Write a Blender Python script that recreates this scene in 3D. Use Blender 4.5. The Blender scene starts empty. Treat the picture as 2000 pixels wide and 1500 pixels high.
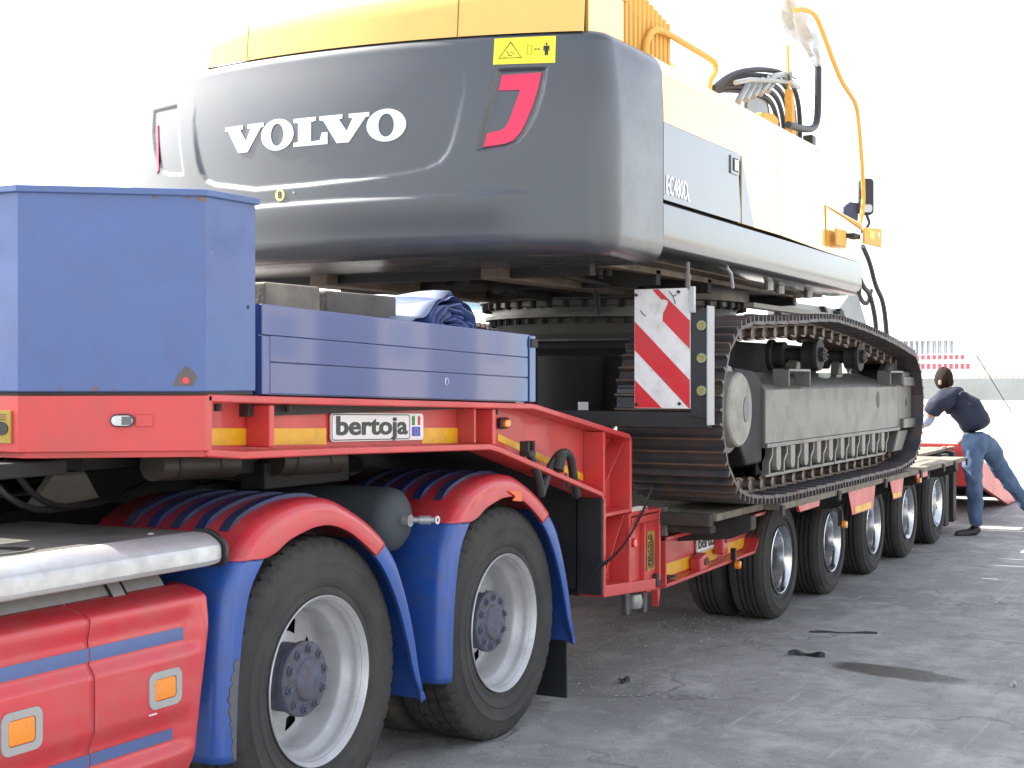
import bpy, math, random
from math import sin, cos, pi, radians, sqrt, atan2
from mathutils import Vector, Matrix
random.seed(7)
SC = bpy.context.scene
COL = SC.collection

# ------------------------------------------------------------------ camera
TH = math.atan(1500 / 2850.0)
cam_d = bpy.data.cameras.new('camera'); cam = bpy.data.objects.new('camera', cam_d); COL.objects.link(cam)
cam_d.sensor_width = 36; cam_d.lens = 51.3; cam_d.clip_start = .05; cam_d.clip_end = 3000
cam.location = (0, 0, 1.6)
fwd = Vector((cos(TH), sin(TH), -12 / 2850.0)).normalized()
cam.rotation_euler = fwd.to_track_quat('-Z', 'Y').to_euler()
SC.camera = cam

# ------------------------------------------------------------------ world and sun
SUN_AZ, SUN_EL = radians(93), radians(42)       # azimuth from +X towards +Y
w = bpy.data.worlds.new('World'); SC.world = w; w.use_nodes = True
nt = w.node_tree; nt.nodes.clear()
sky = nt.nodes.new('ShaderNodeTexSky'); sky.sky_type = 'NISHITA'; sky.sun_disc = False
sky.sun_elevation = SUN_EL; sky.sun_rotation = pi / 2 - SUN_AZ
sky.air_density = 1.0; sky.dust_density = 1.6; sky.ozone_density = 1.0; sky.altitude = 0
bg = nt.nodes.new('ShaderNodeBackground'); bg.inputs[1].default_value = .12
wo = nt.nodes.new('ShaderNodeOutputWorld')
hs = nt.nodes.new('ShaderNodeHueSaturation'); hs.inputs['Saturation'].default_value = .42
nt.links.new(sky.outputs[0], hs.inputs['Color']); nt.links.new(hs.outputs[0], bg.inputs[0]); nt.links.new(bg.outputs[0], wo.inputs[0])
sd = bpy.data.lights.new('sun', 'SUN'); sd.energy = 3.6; sd.angle = radians(.5); sd.color = (1, .95, .87)
sun = bpy.data.objects.new('sun', sd); COL.objects.link(sun)
sdir = Vector((cos(SUN_AZ) * cos(SUN_EL), sin(SUN_AZ) * cos(SUN_EL), sin(SUN_EL)))
sun.rotation_euler = sdir.to_track_quat('Z', 'Y').to_euler()
sun.location = (8, 20, 20)
SC.view_settings.view_transform = 'Standard'; SC.view_settings.look = 'None'
SC.view_settings.exposure = 2.15; SC.view_settings.gamma = 1

# ------------------------------------------------------------------ materials
MATS = {}
def mat(name, col, rough=.5, metal=0., coat=0., dirt=None, noise=0.06, nscale=6, bump=0., bscale=80, spec=.5, aniso=None, chips=None, cior=1.5, crough=.06):
    """dirt=(colour, amount, scale); chips=(colour, threshold, scale)"""
    m = bpy.data.materials.new(name); m.use_nodes = True
    t = m.node_tree; N = t.nodes; L = t.links; b = N['Principled BSDF']
    b.inputs['Roughness'].default_value = rough; b.inputs['Metallic'].default_value = metal
    b.inputs['Coat Weight'].default_value = coat; b.inputs['Coat Roughness'].default_value = crough; b.inputs['Coat IOR'].default_value = cior
    b.inputs['Specular IOR Level'].default_value = spec
    geo = N.new('ShaderNodeNewGeometry')
    n1 = N.new('ShaderNodeTexNoise'); n1.inputs['Scale'].default_value = nscale; n1.inputs['Detail'].default_value = 5
    L.new(geo.outputs['Position'], n1.inputs['Vector'])
    mix = N.new('ShaderNodeMix'); mix.data_type = 'RGBA'
    a = [max(0, c * (1 - noise * 2)) for c in col]; bb = [min(1, c * (1 + noise * 2)) for c in col]
    mix.inputs[6].default_value = (*a, 1); mix.inputs[7].default_value = (*bb, 1)
    L.new(n1.outputs['Fac'], mix.inputs[0])
    cur = mix.outputs[2]
    def layer(cur, dc, amount, scale, sharp, detail=8):
        n2 = N.new('ShaderNodeTexNoise'); n2.inputs['Scale'].default_value = scale; n2.inputs['Detail'].default_value = detail
        n2.inputs['Roughness'].default_value = .65
        L.new(geo.outputs['Position'], n2.inputs['Vector'])
        r = N.new('ShaderNodeMapRange'); r.inputs[1].default_value = .5 - sharp + (.5 - amount) * .4
        r.inputs[2].default_value = .5 + sharp + (.5 - amount) * .4
        L.new(n2.outputs['Fac'], r.inputs[0])
        mm = N.new('ShaderNodeMix'); mm.data_type = 'RGBA'; mm.inputs[7].default_value = (*dc, 1)
        L.new(cur, mm.inputs[6]); L.new(r.outputs[0], mm.inputs[0])
        return mm.outputs[2], r.outputs[0]
    if dirt:
        cur, f = layer(cur, dirt[0], dirt[1], dirt[2], .18)
        mr = N.new('ShaderNodeMapRange'); mr.inputs[3].default_value = rough; mr.inputs[4].default_value = min(1, rough + .25)
        L.new(f, mr.inputs[0]); L.new(mr.outputs[0], b.inputs['Roughness'])
    if chips:
        cur, f = layer(cur, chips[0], chips[1], chips[2], .02, 4)
    L.new(cur, b.inputs['Base Color'])
    if bump:
        n3 = N.new('ShaderNodeTexNoise'); n3.inputs['Scale'].default_value = bscale; n3.inputs['Detail'].default_value = 4
        L.new(geo.outputs['Position'], n3.inputs['Vector'])
        bp = N.new('ShaderNodeBump'); bp.inputs['Strength'].default_value = bump; bp.inputs['Distance'].default_value = .01
        L.new(n3.outputs['Fac'], bp.inputs['Height']); L.new(bp.outputs[0], b.inputs['Normal'])
    MATS[name] = m
    return m
RED = mat('trailer_red', (.60, .045, .045), .38, coat=.25, dirt=((.44, .07, .06), .33, 5), chips=((.36, .12, .10), -.06, 42), noise=.05, bump=.05, bscale=14)
RED2 = mat('tractor_red', (.58, .032, .045), .36, coat=.45, noise=.03, bump=.02, bscale=8, dirt=((.47, .08, .075), .28, 9), chips=((.75, .45, .42), -.12, 60))
BLUE = mat('box_blue', (.070, .118, .29), .45, coat=.2, noise=.04, nscale=1.3, dirt=((.085, .115, .24), .2, 11), bump=.03, bscale=10, chips=((.17, .20, .33), -.05, 38))
BLUEG = mat('gloss_blue', (.030, .060, .21), .3, coat=.75, crough=.045, cior=1.45, noise=.06, nscale=2, bump=.05, bscale=1.6)
RIBM = mat('shaded_rib_blue', (.010, .022, .11), .5, coat=.2, dirt=((.035, .035, .04), .4, 8))  # dirty navy ribs, darkened further for the shade below the gooseneck
BLUEF = mat('fender_blue', (.018, .082, .36), .38, coat=.35, noise=.05, dirt=((.05, .09, .24), .25, 14), chips=((.10, .10, .11), -.08, 22))
YEL = mat('machine_yellow', (.84, .46, .06), .25, coat=1., noise=.02, cior=1.8, crough=.12)
YELH = mat('hood_yellow', (.76, .47, .14), .5, coat=.12, noise=.02, crough=.3, spec=.25)
YELM = mat('matte_yellow', (.78, .43, .10), .6, noise=.03, spec=.2)
GREYD = mat('charcoal_skylit', (.075, .08, .088), .4, coat=1., cior=1.8, crough=.14, noise=.04, nscale=3)  # same charcoal paint, lightened and glossier for the sky the doors mirror
GREY = mat('charcoal_paint', (.033, .039, .049), .45, coat=1., cior=1.5, crough=.24, noise=.05, nscale=3, dirt=((.048, .046, .046), .3, 4))
GREYL = mat('undercarriage_grey', (.128, .122, .110), .4, coat=.15, noise=.03, nscale=4, dirt=((.115, .105, .092), .18, 5), bump=.04)
DARK = mat('black_steel', (.018, .018, .019), .6, noise=.2, dirt=((.05, .042, .035), .35, 5))
DARKP = mat('dirty_black_panel', (.012, .013, .015), .65, noise=.15, dirt=((.028, .025, .023), .4, 3), bump=.05)
BELLY = mat('belly_plate', (.24, .19, .145), .5, noise=.12, dirt=((.10, .07, .055), .4, 4))
RUB = mat('tyre_rubber', (.030, .029, .0295), .75, noise=.12, nscale=4, dirt=((.075, .068, .06), .32, 5), bump=.1, bscale=60)
RUBT = mat('tread_rubber', (.05, .045, .04), .85, noise=.2, nscale=9, dirt=((.13, .11, .09), .4, 7), bump=.15, bscale=50)
SILV = mat('silver_rim_paint', (.56, .56, .57), .38, metal=.35, noise=.02, nscale=8, dirt=((.40, .39, .38), .2, 6))
CHROME = mat('polished_rim', (.72, .73, .75), .16, metal=1, noise=.03, dirt=((.4, .38, .35), .2, 6))
HUB = mat('rusty_hub', (.085, .105, .17), .6, noise=.2, nscale=18, dirt=((.10, .075, .06), .42, 26), bump=.2, bscale=50)
ALU = mat('brushed_aluminium', (.56, .565, .57), .4, metal=.6, noise=.05, nscale=5, dirt=((.40, .38, .36), .3, 9), bump=.03, bscale=20)
TREADP = mat('walk_plate', (.085, .082, .078), .8, metal=0, spec=.15, noise=.15, nscale=10, dirt=((.13, .12, .105), .4, 6), bump=.1, bscale=50)
SHOE = mat('track_steel', (.085, .092, .105), .45, metal=.5, noise=.2, nscale=9, dirt=((.15, .085, .055), .33, 9), bump=.15, bscale=40)
SHOED = mat('track_grouser_rust', (.13, .095, .075), .55, metal=.3, noise=.3, nscale=8, dirt=((.24, .12, .075), .35, 9))
LINKM = mat('track_link_steel', (.20, .17, .15), .4, metal=.6, noise=.2, nscale=18, dirt=((.10, .06, .045), .4, 16))
WOOD = mat('weathered_wood', (.24, .205, .155), .8, noise=.2, nscale=12, dirt=((.13, .11, .09), .45, 7), bump=.4, bscale=45)
WOODD = mat('dark_timber', (.034, .029, .024), .85, noise=.25, nscale=14, dirt=((.075, .055, .04), .35, 9), bump=.4, bscale=40)
WOODG = mat('grey_baulk', (.082, .072, .062), .85, noise=.2, nscale=9, dirt=((.13, .115, .10), .4, 5), bump=.3, bscale=30)
WHITE = mat('sign_white', (.74, .73, .72), .4, noise=.03, dirt=((.5, .47, .44), .12, 14), chips=((.12, .11, .10), -.07, 26))
WHITEP = mat('plate_white', (.78, .78, .78), .35, noise=.02)
LETTER = mat('letter_white', (.88, .88, .9), .4, noise=.01)
SIGNR = mat('sign_red', (.62, .022, .03), .35, noise=.04, dirt=((.45, .05, .05), .15, 12))
PINK = mat('logo_red', (.72, .025, .085), .35, noise=.02)
STY = mat('tape_yellow', (.78, .42, .012), .35, noise=.05, nscale=20, dirt=((.55, .30, .03), .2, 12))
STICK = mat('sticker_yellow', (.80, .72, .03), .4, noise=.02)
STICKO = mat('sticker_ochre', (.36, .24, .03), .5, noise=.05)
INK = mat('black_ink', (.012, .012, .013), .5, noise=.05)
INKG = mat('green_black_ink', (.035, .045, .035), .5, noise=.05)
FGRN = mat('flag_green', (.02, .25, .07), .5); FRED = mat('flag_red', (.6, .03, .04), .5); FBLU = mat('flag_blue', (.04, .08, .5), .5)
ORG = mat('amber_lens', (.85, .26, .01), .2, coat=.6, noise=.08, nscale=60)
BEZ = mat('grey_bezel', (.36, .36, .35), .5, noise=.03)
LAMPG = mat('greenish_lens', (.30, .33, .17), .2, coat=.6, noise=.1, nscale=40)
LAMPR = mat('red_reflector', (.75, .03, .03), .2, coat=.6)
LAMPW = mat('clear_lens', (.55, .57, .57), .15, coat=.6, noise=.1, nscale=60)
PLAST = mat('black_plastic', (.02, .022, .025), .4, noise=.1)
GLASSM = mat('mirror_glass', (.42, .45, .48), .08, metal=.9, noise=.02)
TARP = mat('blue_tarpaulin', (.06, .10, .28), .45, noise=.15, nscale=8, bump=.25, bscale=12, dirt=((.09, .10, .16), .35, 9))
TARPL = mat('sunlit_tarpaulin', (.20, .23, .31), .5, noise=.1, nscale=8, bump=.2, bscale=12)  # lighter copy of the tarpaulin: sunlight on its top is in the colour
HOSE = mat('hydraulic_hose', (.022, .023, .026), .5, noise=.2)
PIPE = mat('bare_pipe', (.38, .39, .38), .35, metal=.4, noise=.08)
PLASTIC_WRAP = mat('plastic_wrap', (.55, .62, .70), .3, coat=.3, noise=.15, nscale=14, bump=.4, bscale=18)
PALEBLUE = mat('pale_blue_paint', (.28, .45, .52), .5, noise=.04)
SKIN = mat('skin', (.50, .27, .19), .55, noise=.04)
HAIR = mat('dark_hair', (.022, .013, .009), .8, spec=.15, noise=.3, nscale=60, bump=.4, bscale=120)
SHIRT = mat('navy_cotton', (.012, .016, .036), .85, noise=.12, nscale=10, bump=.35, bscale=14)
SHIRTB = mat('light_blue_cotton', (.30, .38, .52), .85, noise=.1, bump=.2, bscale=14)
JEAN = mat('blue_denim', (.05, .085, .155), .85, noise=.25, nscale=12, dirt=((.10, .15, .24), .38, 7), bump=.4, bscale=16)
BOOT = mat('black_leather', (.014, .014, .016), .5, noise=.1)
CONC = mat('concrete_wall_paint', (.235, .245, .245), .9, noise=.1, nscale=.4, dirt=((.17, .185, .17), .3, .25))
FENW = mat('fence_white', (.8, .8, .8), .6)
BWALL = mat('building_white', (.75, .75, .74), .7)
BRED = mat('building_red', (.6, .06, .08), .6)
BGLASS = mat('building_glass', (.20, .22, .25), .3)

# ------------------------------------------------------------------ mesh helper
WL = {}                     # world location of each object (nothing is rotated except copies)
def tag(o, label=None, cat=None, group=None, kind=None):
    if label: o['label'] = label
    if cat: o['category'] = cat
    if group: o['group'] = group
    if kind: o['kind'] = kind
    return o
def empty(name, loc, label, cat, group=None):
    o = bpy.data.objects.new(name, None); COL.objects.link(o); o.location = loc; o.empty_display_size = .3
    WL[o] = Vector(loc); tag(o, label, cat, group); return o

class MB:
    def __init__(s): s.v = []; s.f = []; s.mi = []; s.m = 0
    def add(s, vs, fs):
        o = len(s.v); s.v += [tuple(p) for p in vs]
        for f in fs: s.f.append(tuple(i + o for i in f)); s.mi.append(s.m)
        return s
    def box(s, x0, x1, y0, y1, z0, z1):
        v = [(x, y, z) for x in (x0, x1) for y in (y0, y1) for z in (z0, z1)]
        return s.add(v, [(0, 1, 3, 2), (4, 6, 7, 5), (0, 4, 5, 1), (2, 3, 7, 6), (0, 2, 6, 4), (1, 5, 7, 3)])
    def prism(s, poly, axis, a, b):
        """poly: 2D points in the two axes left after `axis` (kept in xyz order), extruded a..b along axis"""
        n = len(poly)
        def P(p, t):
            return (t, p[0], p[1]) if axis == 'x' else (p[0], t, p[1]) if axis == 'y' else (p[0], p[1], t)
        v = [P(p, a) for p in poly] + [P(p, b) for p in poly]
        f = [tuple(range(n)), tuple(range(2 * n - 1, n - 1, -1))] + [(i, i + n, (i + 1) % n + n, (i + 1) % n) for i in range(n)]
        return s.add(v, f)
    def cyl(s, p0, p1, r0, r1=None, n=20, caps=True):
        p0 = Vector(p0); p1 = Vector(p1); r1 = r0 if r1 is None else r1
        d = (p1 - p0).normalized(); a = d.orthogonal().normalized(); b = d.cross(a)
        v = [p0 + (a * cos(2 * pi * i / n) + b * sin(2 * pi * i / n)) * r0 for i in range(n)] + \
            [p1 + (a * cos(2 * pi * i / n) + b * sin(2 * pi * i / n)) * r1 for i in range(n)]
        f = [(i, (i + 1) % n, (i + 1) % n + n, i + n) for i in range(n)]
        if caps: f += [tuple(range(n - 1, -1, -1)), tuple(range(n, 2 * n))]
        return s.add(v, f)
    def tube(s, pts, r, n=8, sub=0, caps=True):
        pts = [Vector(p) for p in pts]
        for _ in range(sub):
            q = [pts[0]]
            for a, b in zip(pts, pts[1:]): q += [a * .75 + b * .25, a * .25 + b * .75]
            q.append(pts[-1]); pts = q
        v = []; prev = None
        for i, p in enumerate(pts):
            d = (pts[min(i + 1, len(pts) - 1)] - pts[max(i - 1, 0)]).normalized()
            a = d.orthogonal().normalized() if prev is None else (prev - d * prev.dot(d)).normalized()
            prev = a; b = d.cross(a)
            rr = r[i] if isinstance(r, (list, tuple)) else r
            v += [p + (a * cos(2 * pi * k / n) + b * sin(2 * pi * k / n)) * rr for k in range(n)]
        f = [(i * n + k, i * n + (k + 1) % n, (i + 1) * n + (k + 1) % n, (i + 1) * n + k) for i in range(len(pts) - 1) for k in range(n)]
        if caps: f += [tuple(range(n - 1, -1, -1)), tuple(range((len(pts) - 1) * n, len(pts) * n))]
        return s.add(v, f)
    def grid(s, rows, closed_u=False, closed_v=False):
        nr = len(rows); nc = len(rows[0]); v = [p for r in rows for p in r]; f = []
        for i in range(nr if closed_u else nr - 1):
            for j in range(nc if closed_v else nc - 1):
                f.append((i * nc + j, i * nc + (j + 1) % nc, ((i + 1) % nr) * nc + (j + 1) % nc, ((i + 1) % nr) * nc + j))
        return s.add(v, f)
    def lathe(s, prof, c, axis='y', n=64, fn=None):
        """prof: (radius, offset along axis); c centre"""
        rows = []
        for i in range(n):
            t = 2 * pi * i / n; row = []
            for r, h in prof:
                if fn: r = fn(t, r, h)
                if axis == 'y': row.append((c[0] + r * cos(t), c[1] + h, c[2] + r * sin(t)))
                elif axis == 'z': row.append((c[0] + r * cos(t), c[1] + r * sin(t), c[2] + h))
                else: row.append((c[0] + h, c[1] + r * cos(t), c[2] + r * sin(t)))
            rows.append(row)
        return s.grid(rows, closed_u=True)
    def build(s, name, mats, parent=None, bevel=0, ang=35, smooth=True, seg=2, kind=None, label=None, origin=None):
        if not isinstance(mats, (list, tuple)): mats = [mats]
        if origin is None:
            n = len(s.v); lo = [min(p[k] for p in s.v) for k in range(3)]; hi = [max(p[k] for p in s.v) for k in range(3)]
            origin = Vector([(a + b) / 2 for a, b in zip(lo, hi)])
        origin = Vector(origin)
        me = bpy.data.meshes.new(name)
        me.from_pydata([(Vector(p) - origin)[:] for p in s.v], [], s.f)
        for m in mats: me.materials.append(m)
        if len(mats) > 1: me.polygons.foreach_set('material_index', s.mi)
        if smooth:
            me.polygons.foreach_set('use_smooth', [True] * len(me.polygons)); me.set_sharp_from_angle(angle=radians(ang))
        me.update()
        import bmesh
        bm = bmesh.new(); bm.from_mesh(me); bmesh.ops.recalc_face_normals(bm, faces=bm.faces); bm.to_mesh(me); bm.free()
        o = bpy.data.objects.new(name, me); COL.objects.link(o)
        WL[o] = origin
        if parent: o.parent = parent; o.location = origin - WL[parent]
        else: o.location = origin
        if bevel:
            b = o.modifiers.new('bevel', 'BEVEL'); b.width = bevel; b.segments = seg; b.limit_method = 'ANGLE'; b.angle_limit = radians(40); b.harden_normals = True
        if kind: o['kind'] = kind
        if label: o['label'] = label
        return o
def B(*a): return MB().box(*a)
def copy_of(o, name_parent, M):
    """copy object o (shares mesh) below parent, with world matrix M"""
    c = o.copy(); COL.objects.link(c); c.parent = name_parent
    c.matrix_local = Matrix.Translation(-WL[name_parent]) @ M
    WL[c] = M.to_translation(); return c
def copy_shift(o, parent, d):
    c = o.copy(); COL.objects.link(c); c.parent = parent; WL[c] = WL[o] + Vector(d)
    c.location = WL[c] - (WL[parent] if parent else Vector()); return c
def tree_shift(root, d, parent=None):
    r = copy_shift(root, parent, d)
    for ch in list(root.children): tree_shift(ch, d, r)
    return r

def text_mesh(txt, size, bold=0., sx=1., shear=0.):
    cu = bpy.data.curves.new('t', 'FONT'); cu.body = txt; cu.size = size; cu.offset = bold; cu.extrude = .0015; cu.align_x = 'CENTER'; cu.align_y = 'CENTER'
    cu.resolution_u = 4; cu.shear = shear
    o = bpy.data.objects.new('t', cu); COL.objects.link(o)
    dg = bpy.context.evaluated_depsgraph_get(); me = bpy.data.meshes.new_from_object(o.evaluated_get(dg))
    vs = [(v.co.x * sx, v.co.y, v.co.z) for v in me.vertices]; fs = [tuple(p.vertices) for p in me.polygons]
    bpy.data.objects.remove(o); bpy.data.curves.remove(cu); bpy.data.meshes.remove(me)
    return vs, fs
def text_on(mb, txt, size, centre, xdir, zdir, bold=0., sx=1., width=None, shear=0.):
    vs, fs = text_mesh(txt, size, bold, sx, shear)
    if width:
        w0 = max(v[0] for v in vs) - min(v[0] for v in vs); k = width / w0; vs = [(v[0] * k, v[1], v[2]) for v in vs]
    xd = Vector(xdir); zd = Vector(zdir); n = xd.cross(zd); c = Vector(centre)
    mb.add([c + xd * v[0] + zd * v[1] + n * v[2] for v in vs], fs); return mb

def lerp(a, b, t): return a + (b - a) * t
def ss(a, b, x):
    t = min(1, max(0, (x - a) / (b - a))); return t * t * (3 - 2 * t)

# ================================================================== GROUND
def ground_mat():
    m = bpy.data.materials.new('worn_asphalt'); m.use_nodes = True; t = m.node_tree; N = t.nodes; L = t.links; b = N['Principled BSDF']
    geo = N.new('ShaderNodeNewGeometry')
    def noise(scale, detail=6, rough=.6, vec=None, dist=0):
        n = N.new('ShaderNodeTexNoise'); n.inputs['Scale'].default_value = scale; n.inputs['Detail'].default_value = detail
        n.inputs['Roughness'].default_value = rough; n.inputs['Distortion'].default_value = dist
        L.new(vec or geo.outputs['Position'], n.inputs['Vector']); return n.outputs['Fac']
    def rng(f, a, b_, c=0, d=1):
        r = N.new('ShaderNodeMapRange'); r.inputs[1].default_value = a; r.inputs[2].default_value = b_; r.inputs[3].default_value = c; r.inputs[4].default_value = d
        L.new(f, r.inputs[0]); return r.outputs[0]
    def mixc(f, c0, c1):
        x = N.new('ShaderNodeMix'); x.data_type = 'RGBA'; L.new(f, x.inputs[0])
        for i, c in ((6, c0), (7, c1)):
            if isinstance(c, tuple): x.inputs[i].default_value = (*c, 1)
            else: L.new(c, x.inputs[i])
        return x.outputs[2]
    def mul(a, k):
        x = N.new('ShaderNodeMath'); x.operation = 'MULTIPLY'; L.new(a, x.inputs[0])
        if isinstance(k, float): x.inputs[1].default_value = k
        else: L.new(k, x.inputs[1])
        return x.outputs[0]
    c = mixc(rng(noise(.45, 8, .62, dist=.6), .38, .64), (.228, .223, .215), (.345, .335, .320))
    c = mixc(rng(noise(2.3, 8, .7), .47, .68, 0, .8), c, (.46, .45, .435))
    c = mixc(rng(noise(5.5, 9, .75, dist=.4), .5, .72, 0, .6), c, (.135, .133, .13))
    # dust and rubble specks
    c = mixc(rng(noise(120, 2, .5), .64, .70, 0, .8), c, (.50, .49, .46))
    c = mixc(rng(noise(38, 3, .6), .69, .73, 0, .8), c, (.62, .61, .58))
    c = mixc(rng(noise(24, 5, .7), .66, .72, 0, .6), c, (.10, .095, .09))
    c = mixc(rng(noise(95, 3, .5), .30, .36, .6, 0), c, (.085, .085, .085))
    # scuff streaks, stretched along one direction
    mp = N.new('ShaderNodeMapping'); mp.inputs['Rotation'].default_value = (0, 0, radians(35)); mp.inputs['Scale'].default_value = (.5, 9, 1)
    L.new(geo.outputs['Position'], mp.inputs['Vector'])
    st = mul(rng(noise(1.6, 5, .6, mp.outputs[0]), .60, .72), rng(noise(.5, 3), .48, .6))
    c = mixc(mul(st, .75), c, (.55, .545, .53))
    # cracks
    vo = N.new('ShaderNodeTexVoronoi'); vo.feature = 'DISTANCE_TO_EDGE'; vo.inputs['Scale'].default_value = .42
    wv = N.new('ShaderNodeVectorMath'); wv.operation = 'ADD'
    nn = N.new('ShaderNodeTexNoise'); nn.inputs['Scale'].default_value = 2.2; nn.inputs['Detail'].default_value = 6
    L.new(geo.outputs['Position'], nn.inputs['Vector']); L.new(nn.outputs['Color'], wv.inputs[0]); L.new(geo.outputs['Position'], wv.inputs[1])
    L.new(wv.outputs[0], vo.inputs['Vector'])
    ck = mul(rng(vo.outputs['Distance'], .0, .014, 1, 0), rng(noise(.6, 3), .45, .58))
    c = mixc(mul(ck, .5), c, (.09, .09, .09))
    # one damp oil stain
    sx = N.new('ShaderNodeSeparateXYZ'); L.new(geo.outputs['Position'], sx.inputs[0])
    def m2(op, a, b_):
        x = N.new('ShaderNodeMath'); x.operation = op
        for i, q in enumerate((a, b_)):
            if isinstance(q, (int, float)): x.inputs[i].default_value = q
            else: L.new(q, x.inputs[i])
        return x.outputs[0]
    def blob(cx, cy, ax, ay, ang):
        dx = m2('SUBTRACT', sx.outputs[0], cx); dy = m2('SUBTRACT', sx.outputs[1], cy)
        u = m2('ADD', m2('MULTIPLY', dx, cos(ang) / ax), m2('MULTIPLY', dy, sin(ang) / ax))
        v = m2('ADD', m2('MULTIPLY', dx, -sin(ang) / ay), m2('MULTIPLY', dy, cos(ang) / ay))
        d = m2('ADD', m2('MULTIPLY', u, u), m2('MULTIPLY', v, v))
        d = m2('ADD', d, m2('MULTIPLY', noise(6, 6, .7), 1.2))
        return rng(d, 1.15, 1.75, 1, 0)
    st = blob(7.98, 1.86, .16, .42, radians(-14))
    c = mixc(mul(st, .95), c, (.05, .038, .026))
    L.new(c, b.inputs['Base Color'])
    rr = rng(st, 0, 1, .88, .45); L.new(rr, b.inputs['Roughness'])
    bp = N.new('ShaderNodeBump'); bp.inputs['Strength'].default_value = .5; bp.inputs['Distance'].default_value = .012
    h = m2('ADD', noise(70, 5, .7), m2('MULTIPLY', noise(9, 6, .6), 2.0)); h = m2('SUBTRACT', h, m2('MULTIPLY', ck, 1.5))
    L.new(h, bp.inputs['Height']); L.new(bp.outputs[0], b.inputs['Normal'])
    return m
gm = ground_mat()
g = MB().add([(-1500, -1500, 0), (2500, -1500, 0), (2500, 2500, 0), (-1500, 2500, 0)], [(0, 1, 2, 3)]).build('ground', gm, smooth=False, origin=(0, 0, 0)); g['kind'] = 'structure'
# gravel grains and chips lying about
mb = MB()
def blob_mesh(mb, c, r, flat=.6, n=5):
    pts = []
    k = random.random() * 6
    top = (c[0], c[1], c[2] + r * flat * 1.3); vs = [top]
    for i in range(n):
        a = k + 2 * pi * i / n; q = r * random.uniform(.7, 1.25); vs.append((c[0] + q * cos(a), c[1] + q * sin(a), c[2] + r * .2))
    mb.add(vs, [(0, i + 1, (i + 1) % n + 1) for i in range(n)])
for _ in range(3500):
    x = random.uniform(4.2, 15); y = random.uniform(.3, 5.0)
    if random.random() < .45: x = random.uniform(6.6, 9.3); y = random.uniform(2.3, 4.2)
    blob_mesh(mb, (x, y, 0), random.choice((.003, .004, .005, .006, .009)))
gr = mb.build('gravel', mat('loose_grit', (.36, .34, .31), .9, noise=.4, nscale=30), smooth=False); gr['kind'] = 'stuff'; 

def scrap(x, y, l, wd, ang, m, name, label, cat, h=.012):
    mb = MB(); n = 14; rows = []
    for i in range(n + 1):
        t = i / n; wv = wd * (.35 + .65 * sin(pi * min(1, max(0, t * .94 + .03)))) * random.uniform(.7, 1.15); cx = (t - .5) * l; cy = sin(t * 5) * wd * .35
        rows.append([(cx, cy + wv * .5 * cos(a), .001 + h * max(0, sin(a)) * (1 + .5 * sin(t * 9))) for a in (pi, pi * .75, pi / 2, pi * .25, 0)])
    ca, sa = cos(ang), sin(ang)
    rows = [[(x + p[0] * ca - p[1] * sa, y + p[0] * sa + p[1] * ca, p[2]) for p in r] for r in rows]
    mb.grid(rows); o = mb.build(name, m); tag(o, label, cat); return o
scrap(8.22, 2.13 + .28, .21, .07, radians(-75), INK, 'rubber_scrap', 'black scrap of rubber lying alone on the grey ground right of the first trailer wheel', 'rubber scrap', .02)
scrap(9.05, 2.42, .42, .014, radians(-68), INK, 'metal_rod', 'thin black rod lying on the ground beside the second trailer wheel', 'rod', .01)
scrap(7.9, 1.22, .05, .035, .4, mat('pale_stone', (.42, .40, .36), .9), 'pale_pebble', 'pale pebble on the ground right of the oil stain', 'pebble', .02)
scrap(7.05, 3.05, .09, .045, .2, INK, 'rag', 'small dark rag on the ground under the gooseneck drop', 'rag', .02)

# ================================================================== WHEELS
def tyre_prof(R, w, rr, groove):
    """outer radius, width, rim seat radius; y from 0 (outer face) to w"""
    h = R - rr; p = [(rr - .004, .018), (rr + .012, .010), (rr + .03, .004), (rr + .045, .006), (rr + .05, .001), (rr + .30 * h, -.006), (rr + .36 * h, -.010), (rr + .38 * h, -.007),
                     (rr + .58 * h, -.010), (rr + .60 * h, -.013), (rr + .62 * h, -.009), (rr + .78 * h, -.001), (rr + .88 * h, .006), (R - .018, .014), (R - .006, .024), (R, .036)]
    a = .036; b = w - .036; n = groove
    for i in range(n):
        y = a + (b - a) * (i + 1) / (n + 1); g = .006
        p += [(R + .003, y - g - .001), (R - .013, y - g * .6), (R - .013, y + g * .6), (R + .003, y + g + .001)]
    q = [(r, w - y) for r, y in p[:16]][::-1]
    return p + q
def lug_fn(R, w, nblk):
    def fn(t, r, h):
        if r > R - .03 and .005 < h < w - .005:
            ph = (t * nblk / (2 * pi) + (.5 if h > w * .5 else 0) + 1.3 * abs(h - w / 2) / w) % 1.0
            if ph < .2: return r - .012
        return r
    return fn
TYR_D = None
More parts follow.
